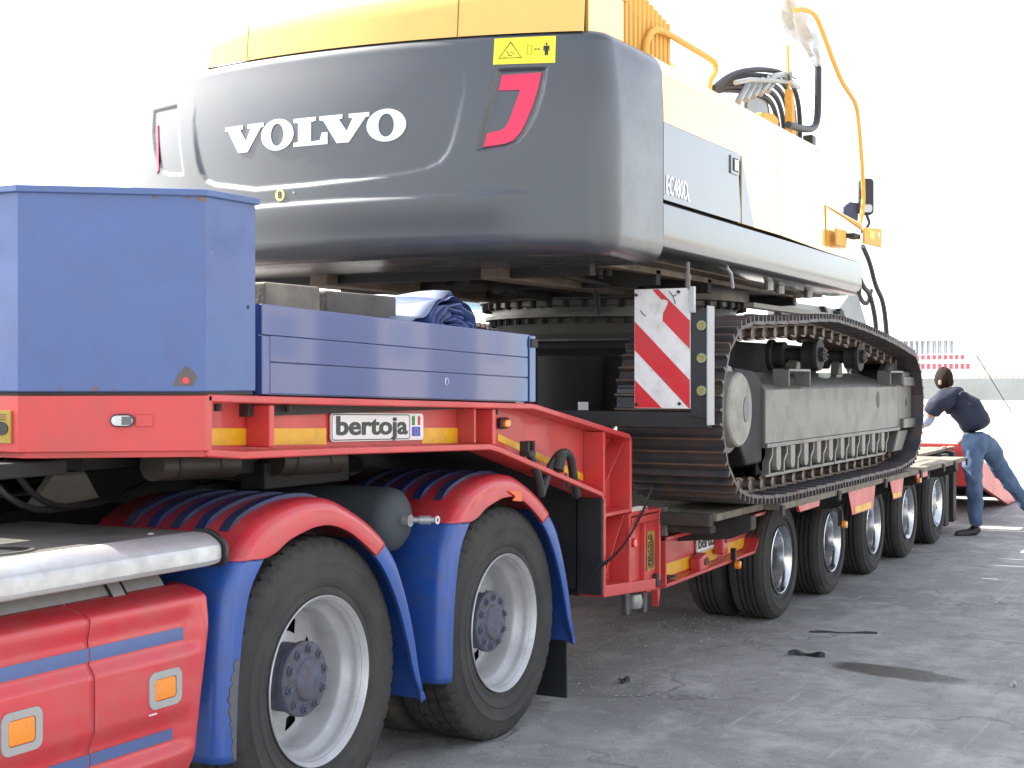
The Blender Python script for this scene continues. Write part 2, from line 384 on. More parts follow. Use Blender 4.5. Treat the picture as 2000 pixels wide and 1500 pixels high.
def drive_wheel(parent, cx, cy, cz, flip=False, mesh=None):
    """dual drive wheel, outer face at y = cy"""
    R, wd = .515, .295
    W = empty('wheel', (cx, cy, cz), None, None) if False else None
    t = MB(); pr = tyre_prof(R, wd, .290, 3)
    t.lathe([(r, h) for r, h in pr], (cx, cy, cz), n=264, fn=lug_fn(R, wd, 44))
    tyre = t.build('wheel', RUB, parent, ang=30)
    rim = MB(); rim.lathe([(.288, .02), (.303, .008), (.306, .0), (.303, -.004), (.298, .0), (.294, .012), (.284, .02), (.281, .045), (.279, .065), (.262, .085), (.255, .10), (.253, .165), (.248, .195), (.236, .205)], (cx, cy, cz), n=96)
    # disc with hand holes
    n = 80
    def ring(r, y): return [(cx + r * cos(2 * pi * i / n), cy + y, cz + r * sin(2 * pi * i / n)) for i in range(n)]
    rs = [(.236, .205), (.222, .200), (.165, .182), (.146, .176), (.125, .174)]
    R_ = [ring(*q) for q in rs]; o = len(rim.v); rim.v += [p for r in R_ for p in r]
    for k in range(4):
        for i in range(n):
            if k == 1 and (i % 10) in (3, 4, 5, 6): continue
            rim.f.append((o + k * n + i, o + k * n + (i + 1) % n, o + (k + 1) * n + (i + 1) % n, o + (k + 1) * n + i)); rim.mi.append(0)
    ro = rim.build('rim', SILV, tyre, ang=50)
    hub = MB(); hub.lathe([(.125, .176), (.125, .100), (.135, .096), (.136, .074), (.130, .068), (.098, .066), (.092, .062), (.080, .060), (.072, .050), (.058, .046), (.0, .046)], (cx, cy, cz), n=40)
    hub.build('hub', HUB, tyre, ang=35)
    for k in range(10):
        a = 2 * pi * (k + .3) / 10; px = cx + .108 * cos(a); pz = cz + .108 * sin(a)
        nb = MB(); nb.cyl((px, cy + .068, pz), (px, cy + .060, pz), .0175, n=14); nb.cyl((px, cy + .061, pz), (px, cy + .050, pz), .011, n=6)
        nb.build('wheel_nut', HUB, tyre, ang=30)
    # inner barrel seen through holes and the brake drum
    MB().lathe([(.25, .24), (.22, .25), (.12, .24), (0, .24)], (cx, cy, cz), n=40).build('brake_drum', DARK, tyre)
    inner = MB(); inner.lathe([(r, h + .335) for r, h in pr], (cx, cy, cz), n=132, fn=lambda t_, r, h: r)
    inner.build('inner_tyre', RUBT, tyre, ang=30)
    return tyre

TR = empty('tractor_unit', (4.3, 4.25, 0), 'red and blue heavy tractor unit with striped mudguards coupled under the gooseneck', 'truck')
w1 = drive_wheel(TR, 4.315, 3.045, .512)
w2 = tree_shift(w1, (1.405, 0, 0), TR)
for s_, (cx) in enumerate((4.315, 5.72)):
    far = MB(); pr = tyre_prof(.515, .295, .29, 3)
    far.lathe(pr, (cx, 5.16, .512), n=96); far.lathe([(r, h + .335) for r, h in pr], (cx, 5.16, .512), n=96)
    far.lathe([(.29, .03), (.28, .1), (.25, .3), (.0, .32)], (cx, 5.16 + .1, .512), n=48)
    far.build('far_wheel', RUB, TR)
    MB().cyl((cx, 3.4, .512), (cx, 5.3, .512), .075).lathe([(.075, -.2), (.19, -.12), (.24, 0), (.19, .12), (.075, .2)], (cx, 4.24, .53), axis='y', n=24).build('axle', DARK, TR)

# ------------------------------------------------------------------ mudguards
def mudguard(parent, dx):
    """red crown, blue legs, raised blue ribs"""
    C = (4.32 + dx, .51)
    left = [(3.700, .355), (3.703, .55), (3.715, .75), (3.742, .90), (3.785, 1.0)]
    lin = [(3.775, .355), (3.782, .55), (3.806, .75), (3.848, .90), (3.925, 1.0)]
    crown = [(3.785, 1.0), (3.84, 1.06), (3.92, 1.115), (4.03, 1.152), (4.17, 1.172), (4.32, 1.165), (4.46, 1.115), (4.58, 1.055), (4.68, .985)]
    cin = [(3.925, 1.0), (3.985, 1.015), (4.05, 1.045), (4.13, 1.066), (4.22, 1.080), (4.32, 1.075), (4.43, 1.04), (4.53, .985), (4.605, .935)]
    right = [(4.68, .985), (4.765, .90), (4.84, .76), (4.90, .60), (4.945, .42), (4.965, .325)]
    rin = [(4.605, .935), (4.68, .86), (4.765, .735), (4.835, .58), (4.89, .43), (4.958, .322)]
    def sect(outer, inner, y0=3.0, yb=3.68):
        rows = []
        for (ox, oz), (ix, iz) in zip(outer, inner):
            ox += dx; ix += dx; d = Vector((ox - ix, oz - iz)); L_ = d.length; d.normalize()
            row = [(ox, yb, oz), (ox, y0 + .055, oz)]
            for a in (20, 45, 70):
                k = .045
                row.append((ox - d.x * k * (1 - cos(radians(a))) , y0 + .055 - .055 * sin(radians(a)), oz - d.y * k * (1 - cos(radians(a)))))
            row.append((ox - d.x * min(k + .0, L_ * .6), y0, oz - d.y * min(k, L_ * .6)))
            row.append((ix, y0 + .004, iz)); row.append((ix, y0 + .018, iz))
            rows.append(row)
        return rows
    def dens(l, k=5):
        out = []
        for i in range(len(l) - 1):
            p0 = l[max(0, i - 1)]; p1 = l[i]; p2 = l[i + 1]; p3 = l[min(len(l) - 1, i + 2)]
            for j in range(k):
                t = j / k
                out.append(tuple(.5 * ((2 * p1[q]) + (-p0[q] + p2[q]) * t + (2 * p0[q] - 5 * p1[q] + 4 * p2[q] - p3[q]) * t * t + (-p0[q] + 3 * p1[q] - 3 * p2[q] + p3[q]) * t ** 3) for q in (0, 1)))
        out.append(l[-1]); return out
    def solid(o, t=.008):
        s_ = o.modifiers.new('thickness', 'SOLIDIFY'); s_.thickness = t; s_.offset = 0
    co, ci = dens(crown), dens(cin)
    top = MB().grid(sect(co, ci, 2.994)).build('mudguard', RED2, parent, ang=60); solid(top)
    a = MB().grid(sect(dens(left), dens(lin))).build('front_skirt', BLUEF, top, ang=60); solid(a)
    b = MB().grid(sect(dens(right), dens(rin))).build('rear_skirt', BLUEF, top, ang=60); solid(b)
    for k in range(5):
        y = 3.10 + k * .105; path = co[7:34]
        rows = []
        for i, (x, z) in enumerate(path):
            x += dx; q = path[min(i + 1, len(path) - 1)]; p = path[max(i - 1, 0)]; tx, tz = q[0] - p[0], q[1] - p[1]; l = sqrt(tx * tx + tz * tz); nx, nz = -tz / l, tx / l
            h = .012 * min(1, i / 3 + .1, (len(path) - 1 - i) / 3 + .1) + .004
            rows.append([(x, y, z), (x + nx * h, y + .006, z + nz * h), (x + nx * h, y + .046, z + nz * h), (x, y + .052, z)])
        MB().grid(rows).build('rib', RIBM, top, ang=30)
    return top
mg1 = mudguard(TR, 0)
mg2 = mudguard(TR, 1.40)
random.seed(3); zz = [.36 + i * .012 for i in range(28)]
lft = []
for i, z in enumerate(zz): lft.append((3.772 + .012 * ss(.36, .7, z) - (.018 + .028 * sin(pi * min(1, i / 27)) ** .6 * (1 if i > 12 else .55)) * random.uniform(.7, 1.2), z))
rgt = [(3.770 + .030 * ss(.4, .9, z) ** 1.2, z) for z in zz]
MB().prism(lft + rgt[::-1], 'y', 2.9945, 2.9985).build('scraped_patch', mat('bare_plastic', (.10, .10, .105), .6, noise=.08), mg1, smooth=False)
random.seed(7)
MB().prism([(5.64, 1.105), (5.755, 1.098), (5.765, 1.050), (5.68, 1.060), (5.705, 1.078)], 'y', 2.984, 2.9895).build('orange_patch', mat('faded_orange', (.8, .16, .04), .5), mg2)
# mudflap
MB().prism([(6.80, .09), (7.02 - .12, .09), (6.86, .36), (6.80, .42), (6.70, .42)], 'x', 0, 0)if False else None
fl = B(6.36, 6.375, 3.05, 3.66, .05, .40).build('mudflap', PLAST, TR, bevel=.004)
B(6.20, 6.36, 3.3, 3.34, .25, .60).build('flap_bracket', DARK, TR)
# chassis, fifth wheel, far parts
ch = MB()
for y in (3.84, 4.56): ch.box(1.2, 6.3, y, y + .08, .78, 1.06)
for x in (2.2, 3.3, 4.95, 6.2): ch.box(x, x + .1, 3.92, 4.56, .84, 1.0)
ch.build('chassis_frame', DARK, TR, bevel=.006)
fw = MB(); fw.box(4.75, 5.35, 3.95, 4.53, 1.06, 1.16); fw.prism([(4.55, 1.2), (5.6, 1.1), (5.6, 1.16), (4.9, 1.28), (4.55, 1.27)], 'y', 3.78, 4.70)
fw.build('fifth_wheel', DARK, TR, bevel=.01)
far = MB(); far.box(3.4, 4.9, 4.9, 5.5, 1.08, 1.12); far.box(5.1, 6.2, 4.9, 5.5, 1.08, 1.12); far.build('far_mudguard', DARK, TR, bevel=.02)
# air reservoir between the mudguards with its valve
at = MB(); prof = [(0, 0), (.05, .004), (.095, .02), (.122, .045), (.131, .08), (.131, .72), (.12, .76), (0, .80)]
at.lathe(prof, (4.965, 3.10, 1.03), n=48); ato = at.build('air_reservoir', mat('matte_tank_grey', (.055, .066, .075), .62, noise=.06, spec=.3), TR, ang=50)
v = MB(); v.cyl((4.965, 3.105, 1.03), (4.965, 3.07, 1.03), .024, n=12); v.cyl((4.98, 3.09, 1.03), (5.03, 3.0, 1.03), .012, n=10); v.cyl((5.0, 3.05, 1.03), (5.022, 3.01, 1.03), .018, n=10)
v.build('drain_valve', PIPE, ato)
MB().lathe([(.008, 0), (.017, 0), (.017, .006), (.008, .006)], (5.035, 2.986, 1.03), n=16).build('valve_ring', LAMPW, ato)
B(4.93, 5.0, 3.2, 3.9, .75, .90).build('reservoir_bracket', DARK, TR)
# silver fuel tank behind the side panels
ft = MB(); ft.lathe([(.0, .0), (.285, .0), (.30, -.015), (.30, -1.9), (0, -1.92)], (3.575, 3.36, .775), axis='x', n=56)
fto = ft.build('fuel_tank', ALU, TR, ang=40)
for x in (2.78, 3.32): MB().lathe([(.301, 0), (.306, 0), (.306, .055), (.301, .055)], (x, 3.36, .775), axis='x', n=56).build('tank_strap', ALU, fto)
for x in (2.775, 2.838, 3.315, 3.378): MB().lathe([(.301, 0), (.3075, 0), (.3075, .006), (.301, .006)], (x, 3.36, .775), axis='x', n=56).build('strap_edge', PLAST, fto)
# catwalk with rolled aluminium edge
cw = MB(); cw.box(1.8, 3.69, 3.055, 3.84, 1.085, 1.105)
cwo = cw.build('catwalk', TREADP, TR, bevel=.004)
e = MB(); rows = []
prof = [(3.09, 1.108), (3.062, 1.108), (3.035, 1.100), (3.005, 1.082), (2.990, 1.068), (2.985, 1.052), (2.985, 1.022), (2.992, 1.008), (3.012, 1.002), (3.03, 1.0)]
for x, sc in ((1.8, 1), (3.62, 1), (3.66, .98), (3.69, .93), (3.705, .85)):
    rows.append([(x, lerp(3.09, y, sc), lerp(1.055, z, sc)) for y, z in prof])
e.grid(rows); eo = e.build('rolled_edge', ALU, cwo, ang=18); q = eo.modifiers.new('t', 'SOLIDIFY'); q.thickness = .006
MB().prism([(lerp(3.08, y, 1.06), lerp(1.055, z, 1.12)) for y, z in prof] + [(3.12, .995), (3.12, 1.112)], 'x', 3.700, 3.716).build('end_cap', PLAST, cwo, bevel=.004)
MB().lathe([(0, 0), (.0, .001), (.085, .001), (.092, .0)], (0, 0, 0), axis='z', n=32)
hp = MB(); n = 40
hp.add([(2.98 + .115 * cos(2 * pi * i / n), 3.235 + .085 * sin(2 * pi * i / n), 1.1075) for i in range(n)], [tuple(range(n))]); hp.build('oval_opening', INK, cwo, smooth=False)
hr = MB(); hr.lathe([(.0, 0)] , (0, 0, 0)) if False else None
rg = MB(); rg.grid([[(2.98 + (.115 + a) * cos(2 * pi * i / n), 3.235 + (.085 + a) * sin(2 * pi * i / n), zz) for a, zz in ((-.002, 1.106), (.004, 1.111), (.014, 1.111), (.018, 1.105))] for i in range(n)], closed_u=True); rg.build('opening_rim', TREADP, cwo)
for x, y in ((3.55, 3.16), (3.18, 3.6), (2.7, 3.7)): MB().lathe([(0, .006), (.008, .005), (.012, 0)], (x, y, 1.105), axis='z', n=10).build('rivet', ALU, cwo)
# side panels of the tractor
def sp_depth(x, z, xr):
    """outward bulge of the panel"""
    d = 0
    for zt, zb, xe in ((.826, .787, 3.537), (.522, .487, 3.485)):
        e_ = 1 - ss(xe + .0, xe + .10, x)
        # channel: slope in above, flat, ledge below
        d += .022 * e_ * ss(zt + .075, zt + .008, z) * (1 - ss(zb - .006, zb - .05, z))
    return d
def side_panel(x0, x1, last):
    rows = []; nz = 90; nx = 60
    for i in range(nz + 1):
        z = lerp(.335, .945, i / nz); row = []
        for j in range(nx + 1):
            x = lerp(x0, x1, j / nx)
            xe = x1
            if last:
                # rounded corner outline
                edge = lerp(3.600, 3.694, ss(.33, 1.0, z) * .6 + .4 * (z - .33) / .65)
                r = .05
                if z > .945 - r: edge -= r - sqrt(max(0, r * r - (z - (.945 - r)) ** 2))
                if z < .335 + .07: edge -= .07 - sqrt(max(0, .07 ** 2 - (.405 - z) ** 2))
                x = lerp(x0, edge, j / nx)
            y = 3.0 + .10 * ss(.90, .948, z) ** 1.5 + .02 * ss(.80, .93, z) - .0 + .03 * ss(.45, .33, z)
            y += .035 * ss(.985, .86, z) * 0
            y += sp_depth(x, z, x1)
            if last: y += .045 * ss(.045, 0, (edge - x))
            row.append((x, y, z))
        rows.append(row)
    o = MB().grid(rows).build('side_panel', RED2, TR, ang=50); q = o.modifiers.new('t', 'SOLIDIFY'); q.thickness = .006; q.offset = 0
    for zt, zb, xe in ((.826, .787, 3.537), (.522, .487, 3.485)):
        xx1 = min(x1, xe) if last else x1
        rr = [[(lerp(x0, xx1, j / 12), 3.0 + .02 * ss(.80, .93, z) + sp_depth(lerp(x0, xx1, j / 12), z, 0) - .006, z) for j in range(13)] for z in (zb, lerp(zb, zt, .33), lerp(zb, zt, .66), zt)]
        MB().grid(rr).build('blue_stripe', BLUE, o)
    return o
p2 = side_panel(3.135, 3.694, True); p1 = side_panel(1.9, 3.130, False)
def marker(parent, x0, x1, z0, z1, y=2.995):
    def rr(x0, x1, z0, z1, r, n=5):
        pts = []
        for cx, cz, a0 in ((x1 - r, z1 - r, 0), (x0 + r, z1 - r, 90), (x0 + r, z0 + r, 180), (x1 - r, z0 + r, 270)):
            for k in range(n + 1): a = radians(a0 + 90 * k / n); pts.append((cx + r * cos(a), cz + r * sin(a)))
        return pts
    o_, i_ = rr(x0, x1, z0, z1, .026), rr(x0 + .024, x1 - .024, z0 + .022, z1 - .022, .012)
    mb = MB(); rows = [[(p[0], y + .006, p[1]) for p in o_], [(p[0], y - .002, p[1]) for p in o_], [(p[0], y - .002, p[1]) for p in i_], [(p[0], y + .006, p[1]) for p in i_]]
    mb.grid(rows, closed_v=True); bz = mb.build('lamp_bezel', BEZ, parent, ang=30)
    MB().prism(rr(x0 + .026, x1 - .026, z0 + .024, z1 - .024, .01), 'y', y - .0015, y + .02).build('marker_lens', ORG, bz, bevel=.003)
marker(p2, 3.357, 3.503, .601, .712); marker(p1, 2.785, 2.931, .590, .706)
# loose chalk mark on panel
B(3.36, 3.395, 2.9975, 2.999, .585, .589).build('scratch', WHITEP, p2)

# ================================================================== TRAILER
TL = empty('lowbed_trailer', (9.5, 4.24, 0), 'red five axle lowbed trailer with blue gooseneck box carrying the excavator', 'trailer')
YO = 2.97; YI = 5.51        # near and far faces
# nose (chamfered solid front of the gooseneck)
nose = [(3.236, 3.406), (3.585, YO), (3.62, YO), (3.62, 5.51), (3.585, 5.51), (3.236, 5.07)]
nb = MB().prism(nose, 'z', 1.372, 1.545); nb.prism([(x + (.03 if x < 3.6 else 0), y) for x, y in nose], 'z', 1.352, 1.372)
no = nb.build('gooseneck_nose', RED, TL, bevel=.022, seg=4)
# chamfer frame lamp: direction along chamfer
cd = Vector((3.585 - 3.236, YO - 3.406, 0)).normalized(); cn = Vector((cd.y, -cd.x, 0)); 
if cn.y > 0: cn = -cn
def on_ch(t, z, out): return Vector((3.236, 3.406, z)) + cd * t + cn * out
def ch_prism(mb, poly, o0, o1):
    n = len(poly); v = [on_ch(t, z, o0) for t, z in poly] + [on_ch(t, z, o1) for t, z in poly]
    mb.add(v, [tuple(range(n)), tuple(range(2 * n - 1, n - 1, -1))] + [(i, i + n, (i + 1) % n + n, (i + 1) % n) for i in range(n)]); return mb
def pill(t0, t1, z0, z1, n=8):
    r = (z1 - z0) / 2; zc = (z0 + z1) / 2
    return [(t1 - r + r * cos(a), zc + r * sin(a)) for a in [(-pi / 2 + pi * k / n) for k in range(n + 1)]] + [(t0 + r + r * cos(a), zc + r * sin(a)) for a in [(pi / 2 + pi * k / n) for k in range(n + 1)]]
# compute lamp position on chamfer: spans u 210..268 -> t from ray
lm = ch_prism(MB(), pill(.272, .345, 1.448, 1.488), .0, .012).build('side_lamp', PLAST, no, bevel=.002)
ch_prism(MB(), pill(.276, .341, 1.452, 1.484), .010, .020).build('lamp_lens', LAMPW, lm, bevel=.003)
ch_prism(MB(), [(.307, 1.455), (.338, 1.455), (.338, 1.481), (.307, 1.481)], .018, .0215).build('dark_lens', mat('dark_lens', (.10, .10, .11), .25, coat=.5), lm, bevel=.002)
ch_prism(MB(), [(.348, 1.449), (.400, 1.449), (.400, 1.486), (.348, 1.486)], .0, .006).build('lamp_bracket', RED, no, bevel=.002)
# sticker at the front face
sk = B(3.229, 3.2355, 3.43, 3.56, 1.40, 1.50).build('warning_label', STICKO, no)
MB().prism([(3.455 + (.022) * 0 + r_ * 0, 0) for r_ in (0,)] * 3, 'x', 0, 0) if False else None
MB().prism([(3.47 + .03 * cos(2 * pi * k / 16), 1.445 + .021 * sin(2 * pi * k / 16)) for k in range(16)], 'x', 3.226, 3.2292).build('dark_hole', INK, sk)
tx = MB()
for k in range(3): tx.box(3.2275, 3.2292, 3.45, 3.55 - .02 * k, 1.487 - .008 * k, 1.489 - .008 * k)
tx.build('label_print', INK, sk)

# near side longitudinal member
def ztop(x): return lerp(1.548, 1.484, (x - 3.6) / 2.27) if x < 5.87 else lerp(1.484, 1.302, (x - 5.87) / 1.13)
def zbot(x): return lerp(1.356, 1.297, (x - 3.6) / 1.88) if x < 5.48 else lerp(1.297, 1.012, (x - 5.48) / 1.146)
def member(y0, y1, webY, name):
    mb = MB()
    # web
    mb.prism([(3.6, zbot(3.6) + .01), (5.48, zbot(5.48) + .01), (6.63, 1.02), (6.63, .53), (6.98, .50), (6.98, ztop(6.98) - .01), (5.87, ztop(5.87) - .01), (3.6, ztop(3.6) - .01)], 'y', webY, webY + .02)
    return mb.build(name, RED, TL)
web = member(YO, 0, 3.085, 'gooseneck_web')
far = member(0, 0, 5.38, 'far_gooseneck_web')
def strip(pts, th, y0, y1, inward):
    """plate following a polyline in xz, thickness th on the side 'inward' (+1 = below/right)"""
    q = []
    for i, p in enumerate(pts):
        a = Vector(pts[max(0, i - 1)]); b = Vector(pts[min(len(pts) - 1, i + 1)]); d = (b - a).normalized(); n = Vector((d.y, -d.x)) * inward
        q.append((p[0] + n.x * th, p[1] + n.y * th))
    return MB().prism(list(pts) + q[::-1], 'y', y0, y1)
def arcpts(cx, cz, r, a0, a1, n=6): return [(cx + r * cos(radians(lerp(a0, a1, i / n))), cz + r * sin(radians(lerp(a0, a1, i / n)))) for i in range(n + 1)]
top_pts = [(3.6, 1.549), (4.4, ztop(4.4)), (5.2, ztop(5.2)), (5.84, ztop(5.84)), (5.90, 1.478), (6.4, ztop(6.4)), (6.92, 1.315)] + arcpts(6.93, 1.262, .053, 75, 0, 5) + [(6.983, .905)]
strip(top_pts, .026, YO, 3.12, 1).build('top_flange', RED, web, bevel=.006)
bot_pts = [(3.6, 1.352), (3.78, 1.336), (4.4, zbot(4.4) - .008), (5.45, 1.293), (5.53, 1.278), (6.1, zbot(6.1) - .006), (6.60, 1.012), (6.626, .985), (6.626, .515)]
strip(bot_pts, .026, YO, 3.12, -1).build('bottom_flange', RED, web, bevel=.006)
# lower plates of the drop
strip([(6.626, .508), (7.06, .478), (7.30, .462)], .06, YO - .002, 3.10, -1).build('drop_sill', RED, web, bevel=.006)
MB().box(6.652, 6.957, YO + .004, 3.084, .905, .925).build('drop_shelf', RED, web, bevel=.004)
strip([(6.985, .905), (7.385, .895), (7.385, .50)], .024, YO + .002, 3.12, 1).build('hook_flange', RED, web, bevel=.005)
B(6.99, 7.38, 3.0, 3.10, .50, .90).build('hook_web', RED, web)
B(6.99, 7.36, YO + .002, 3.0, .835, .872).build('hook_rail', RED, web, bevel=.004)
for x in (3.945, 5.505):
    B(x - .014, x + .014, YO + .012, 3.085, zbot(x) + .022, ztop(x) - .028).build('stiffener', RED, web, bevel=.006)
B(6.628, 6.65, YO + .004, 3.085, 1.015, ztop(6.64) - .028).build('stiffener', RED, web, bevel=.003)
B(6.957, 6.985, YO + .006, 3.085, .53, .90).build('stiffener', RED, web, bevel=.003)
B(7.155, 7.17, YO + .002, 3.0, .52, .835).build('stiffener', RED, web, bevel=.003)
for y in (3.03,): B(5.36, 5.375, 3.0, 3.085, zbot(5.3) + .022, ztop(5.3) - .028).build('stiffener', RED, web, bevel=.003)
def gusset(a, b, th=.006):
    d = (Vector(b) - Vector(a)).normalized(); n = Vector((-d.y, d.x)) * th
    mb = MB(); a = Vector(a); b = Vector(b)
    v = [(a.x, 3.0, a.y), (b.x, 3.0, b.y), (b.x, 3.084, b.y), (a.x, 3.084, a.y)]
    v2 = [(p[0] + n.x, p[1], p[2] + n.y) for p in v]
    mb.add(v + v2, [(0, 1, 2, 3), (7, 6, 5, 4), (0, 4, 5, 1), (1, 5, 6, 2), (2, 6, 7, 3), (3, 7, 4, 0)]); mb.build('gusset', RED, web, bevel=.002)
gusset((6.945, 1.27), (6.655, 1.03)); gusset((6.945, .895), (6.66, .56))
# retroreflective tape, stripe pieces lying on the web
def tape(x0, x1, z0a, z1a, z0b, z1b, parent, y=3.0835, m=STY, name='tape', th=.0015):
    MB().prism([(x0, z0a), (x1, z0b), (x1, z1b), (x0, z1a)], 'y', y - th, y).build(name, m, parent)
def tz(x): return lerp(1.380, 1.319, (x - 3.74) / 1.76)
tape(3.63, 4.06, tz(3.63), tz(3.63) + .056, tz(4.06), tz(4.06) + .057, web)
tape(4.08, 4.40, tz(4.08), tz(4.08) + .057, tz(4.40), tz(4.40) + .059, web)
tape(5.07, 5.49, tz(5.07), tz(5.07) + .063, tz(5.49), tz(5.49) + .065, web)
tape(5.72, 6.62, 1.320, 1.352, 1.085, 1.120, web)
tape(6.652, 6.76, .935, .995, .935, .995, web)
# maker's plate
def roundrect(x0, x1, z0, z1, r, n=5):
    pts = []
    for cx, cz, a0 in ((x1 - r, z1 - r, 0), (x0 + r, z1 - r, 90), (x0 + r, z0 + r, 180), (x1 - r, z0 + r, 270)):
        for k in range(n + 1): a = radians(a0 + 90 * k / n); pts.append((cx + r * cos(a), cz + r * sin(a)))
    return pts
def shear_y(mb_pts, x0, k): return [(x, z + k * (x - x0)) for x, z in mb_pts]
def maker_plate(parent, x0, x1, zb, zt, k, y):
    W_ = x1 - x0; H_ = zt - zb
    P_ = lambda pts: shear_y(pts, x0, k)
    pl = MB().prism(P_(roundrect(x0, x1, zb, zt, H_ * .14)), 'y', y - .006, y).build('maker_plate', WHITEP, parent)
    o_, i_ = P_(roundrect(x0 + .004, x0 + W_ * .84, zb + .004, zt - .004, H_ * .14)), P_(roundrect(x0 + .0075, x0 + W_ * .84 - .0035, zb + .0075, zt - .0075, H_ * .11))
    mb = MB(); mb.grid([[(p[0], y - .0075, p[1]) for p in o_], [(p[0], y - .0075, p[1]) for p in i_]], closed_v=True)
    mb.build('plate_border', INKG, pl)
    t = MB(); text_on(t, 'bertoja', H_ * .92, (x0 + W_ * .425, y - .0078, (zb + zt) / 2 + H_ * .02 + k * W_ * .42), Vector((1, 0, k)).normalized(), (0, 0, 1), bold=H_ * .022, width=W_ * .76)
    t.build('plate_lettering', INKG, pl, smooth=False)
    fx = x0 + W_ * .865; fw_ = W_ * .095
    for i, m in enumerate((FGRN, WHITEP, FRED)):
        q = P_([(fx + fw_ * i / 3, zb + H_ * .56), (fx + fw_ * (i + 1) / 3, zb + H_ * .56), (fx + fw_ * (i + 1) / 3, zb + H_ * .9), (fx + fw_ * i / 3, zb + H_ * .9)])
        MB().prism(q, 'y', y - .0075, y - .006).build('flag_band', m, pl)
    ef = MB().prism(P_([(fx, zb + H_ * .15), (fx + fw_, zb + H_ * .15), (fx + fw_, zb + H_ * .5), (fx, zb + H_ * .5)]), 'y', y - .0075, y - .006).build('blue_flag', FBLU, pl)
    st = MB(); cx = fx + fw_ / 2; cz = zb + H_ * .325 + k * (cx - x0)
    for i in range(12):
        a = 2 * pi * i / 12; r = H_ * .11; px, pz = cx + r * cos(a), cz + r * sin(a)
        pts = []
        for j in range(10):
            rr = H_ * (.028 if j % 2 == 0 else .011); b_ = pi / 2 + pi * j / 5; pts.append((px + rr * cos(b_), pz + rr * sin(b_)))
        st.prism(pts, 'y', y - .0082, y - .0075)
    st.build('flag_stars', STY, ef)
    return pl
maker_plate(web, 4.415, 5.065, 1.366, 1.472, -.026, 3.078)
# amber side lamp near the bend, hose clamps, lugs, coiled cable
al = B(5.715, 5.795, 3.06, 3.084, 1.372, 1.422).build('amber_side_lamp', PLAST, web, bevel=.01, seg=3)
MB().prism(pill(5.724, 5.780, 1.380, 1.414), 'y', 3.045, 3.062).build('lamp_lens', ORG, al, bevel=.004)
for x in (3.72, 4.10, 5.60): MB().cyl((x, 3.03, ztop(x) - .028), (x, 3.03, ztop(x) - .052), .013, n=10).build('bolt', DARK, web)
MB().cyl((5.38, 3.075, 1.40), (5.38, 3.085, 1.40), .018, n=14).build('boss', RED, web)
MB().cyl((7.065, 2.985, .735), (7.065, 2.999, .735), .024, n=18).build('red_reflector', LAMPR, web, bevel=.004)
hs = MB(); hs.tube([(5.86, 3.0, 1.27), (5.93, 2.99, 1.17), (5.99, 3.0, 1.06)], .020, n=10, sub=2); hs.build('air_hose', HOSE, web)
hs = MB(); hs.tube([(6.03, 3.02, 1.07), (6.08, 3.0, 1.19), (6.17, 2.985, 1.255), (6.27, 2.985, 1.235), (6.31, 2.99, 1.13), (6.37, 3.0, 1.03)], .021, n=10, sub=2); hs.build('air_hose', HOSE, web)
cl = MB()
for dx_ in (-.028, .028): cl.box(5.865 + dx_ - .008, 5.865 + dx_ + .008, 2.985, 3.03, 1.262, 1.315)
cl.box(5.835, 5.895, 2.98, 3.035, 1.245, 1.268); cl.build('hose_clamp', DARK, web, bevel=.003)
cl = MB(); cl.cyl((6.10, 2.97, 1.17), (6.135, 2.97, 1.245), .029, n=12); cl.tube([(6.2, 2.98, 1.15), (6.22, 2.975, 1.11), (6.21, 2.975, 1.07), (6.18, 2.98, 1.09), (6.19, 2.98, 1.12)], .004, n=6); cl.build('hose_clamp', DARK, web)
pts = []
for i in range(420):
    t = i / 419; 
    base = Vector((lerp(6.50, 7.23, t), 2.955, .72 + .30 * (t ** 1.9) - .03 * sin(pi * t) - .05 * (1 - t) ** 3))
    a = t * 2 * pi * 26
    pts.append(base + Vector((cos(a) * .006, cos(a + 1.2) * .012, sin(a) * .015)))
MB().tube(pts, .0042, n=5).build('coiled_cable', HOSE, TL)
# danger label
dl = B(7.205, 7.30, YO - .001, YO + .004, .575, .77)if False else MB().box(7.245, 7.345, 2.994, 2.998, .565, .775)
dlo = dl.build('danger_label', STICKO, web)
t = MB(); text_on(t, 'PERICOLO', .055, (7.278, 2.9925, .675), (0, 0, 1), (-1, 0, 0), bold=.001, width=.165); 
text_on(t, 'portata max ganci', .022, (7.262, 3.0605, .665), (0, 0, 1), (-1, 0, 0), width=.18)if False else None
for k in range(3): t.box(7.302 + k * .013, 7.306 + k * .013, 2.9922, 2.9935, .565 + .01 * k, .755 - .02 * k)
t.prism([(7.265, .575), (7.292, .587), (7.265, .599)], 'y', 2.9922, 2.9935)
t.build('label_print', INK, dlo, smooth=False)
# black belly and drop face across the gooseneck
bl = MB(); bl.prism([(3.62, 1.36), (5.48, 1.30), (6.60, 1.03), (6.60, 1.10), (5.50, 1.37), (3.62, 1.42)], 'y', 3.125, 5.36); bl.build('belly_plate', DARKP, TL)
MB().box(6.618, 6.64, 3.122, 5.37, .54, 1.06).build('drop_face', DARKP, TL, bevel=.004)
lf = MB(); lf.box(6.604, 6.628, YO + .003, 3.11, .52, 1.005)
lf.build('face_plate', DARKP, TL, bevel=.006)
MB().prism([(3.64, 1.44), (5.9, 1.38), (6.9, 1.20), (6.9, 1.27), (5.9, 1.45), (3.64, 1.52)], 'y', 3.2, 5.3).build('gooseneck_deck', DARK, TL)
B(6.66, 7.40, 3.11, 5.37, .5, .88).build('drop_crossbeam', DARK, TL, bevel=.01)
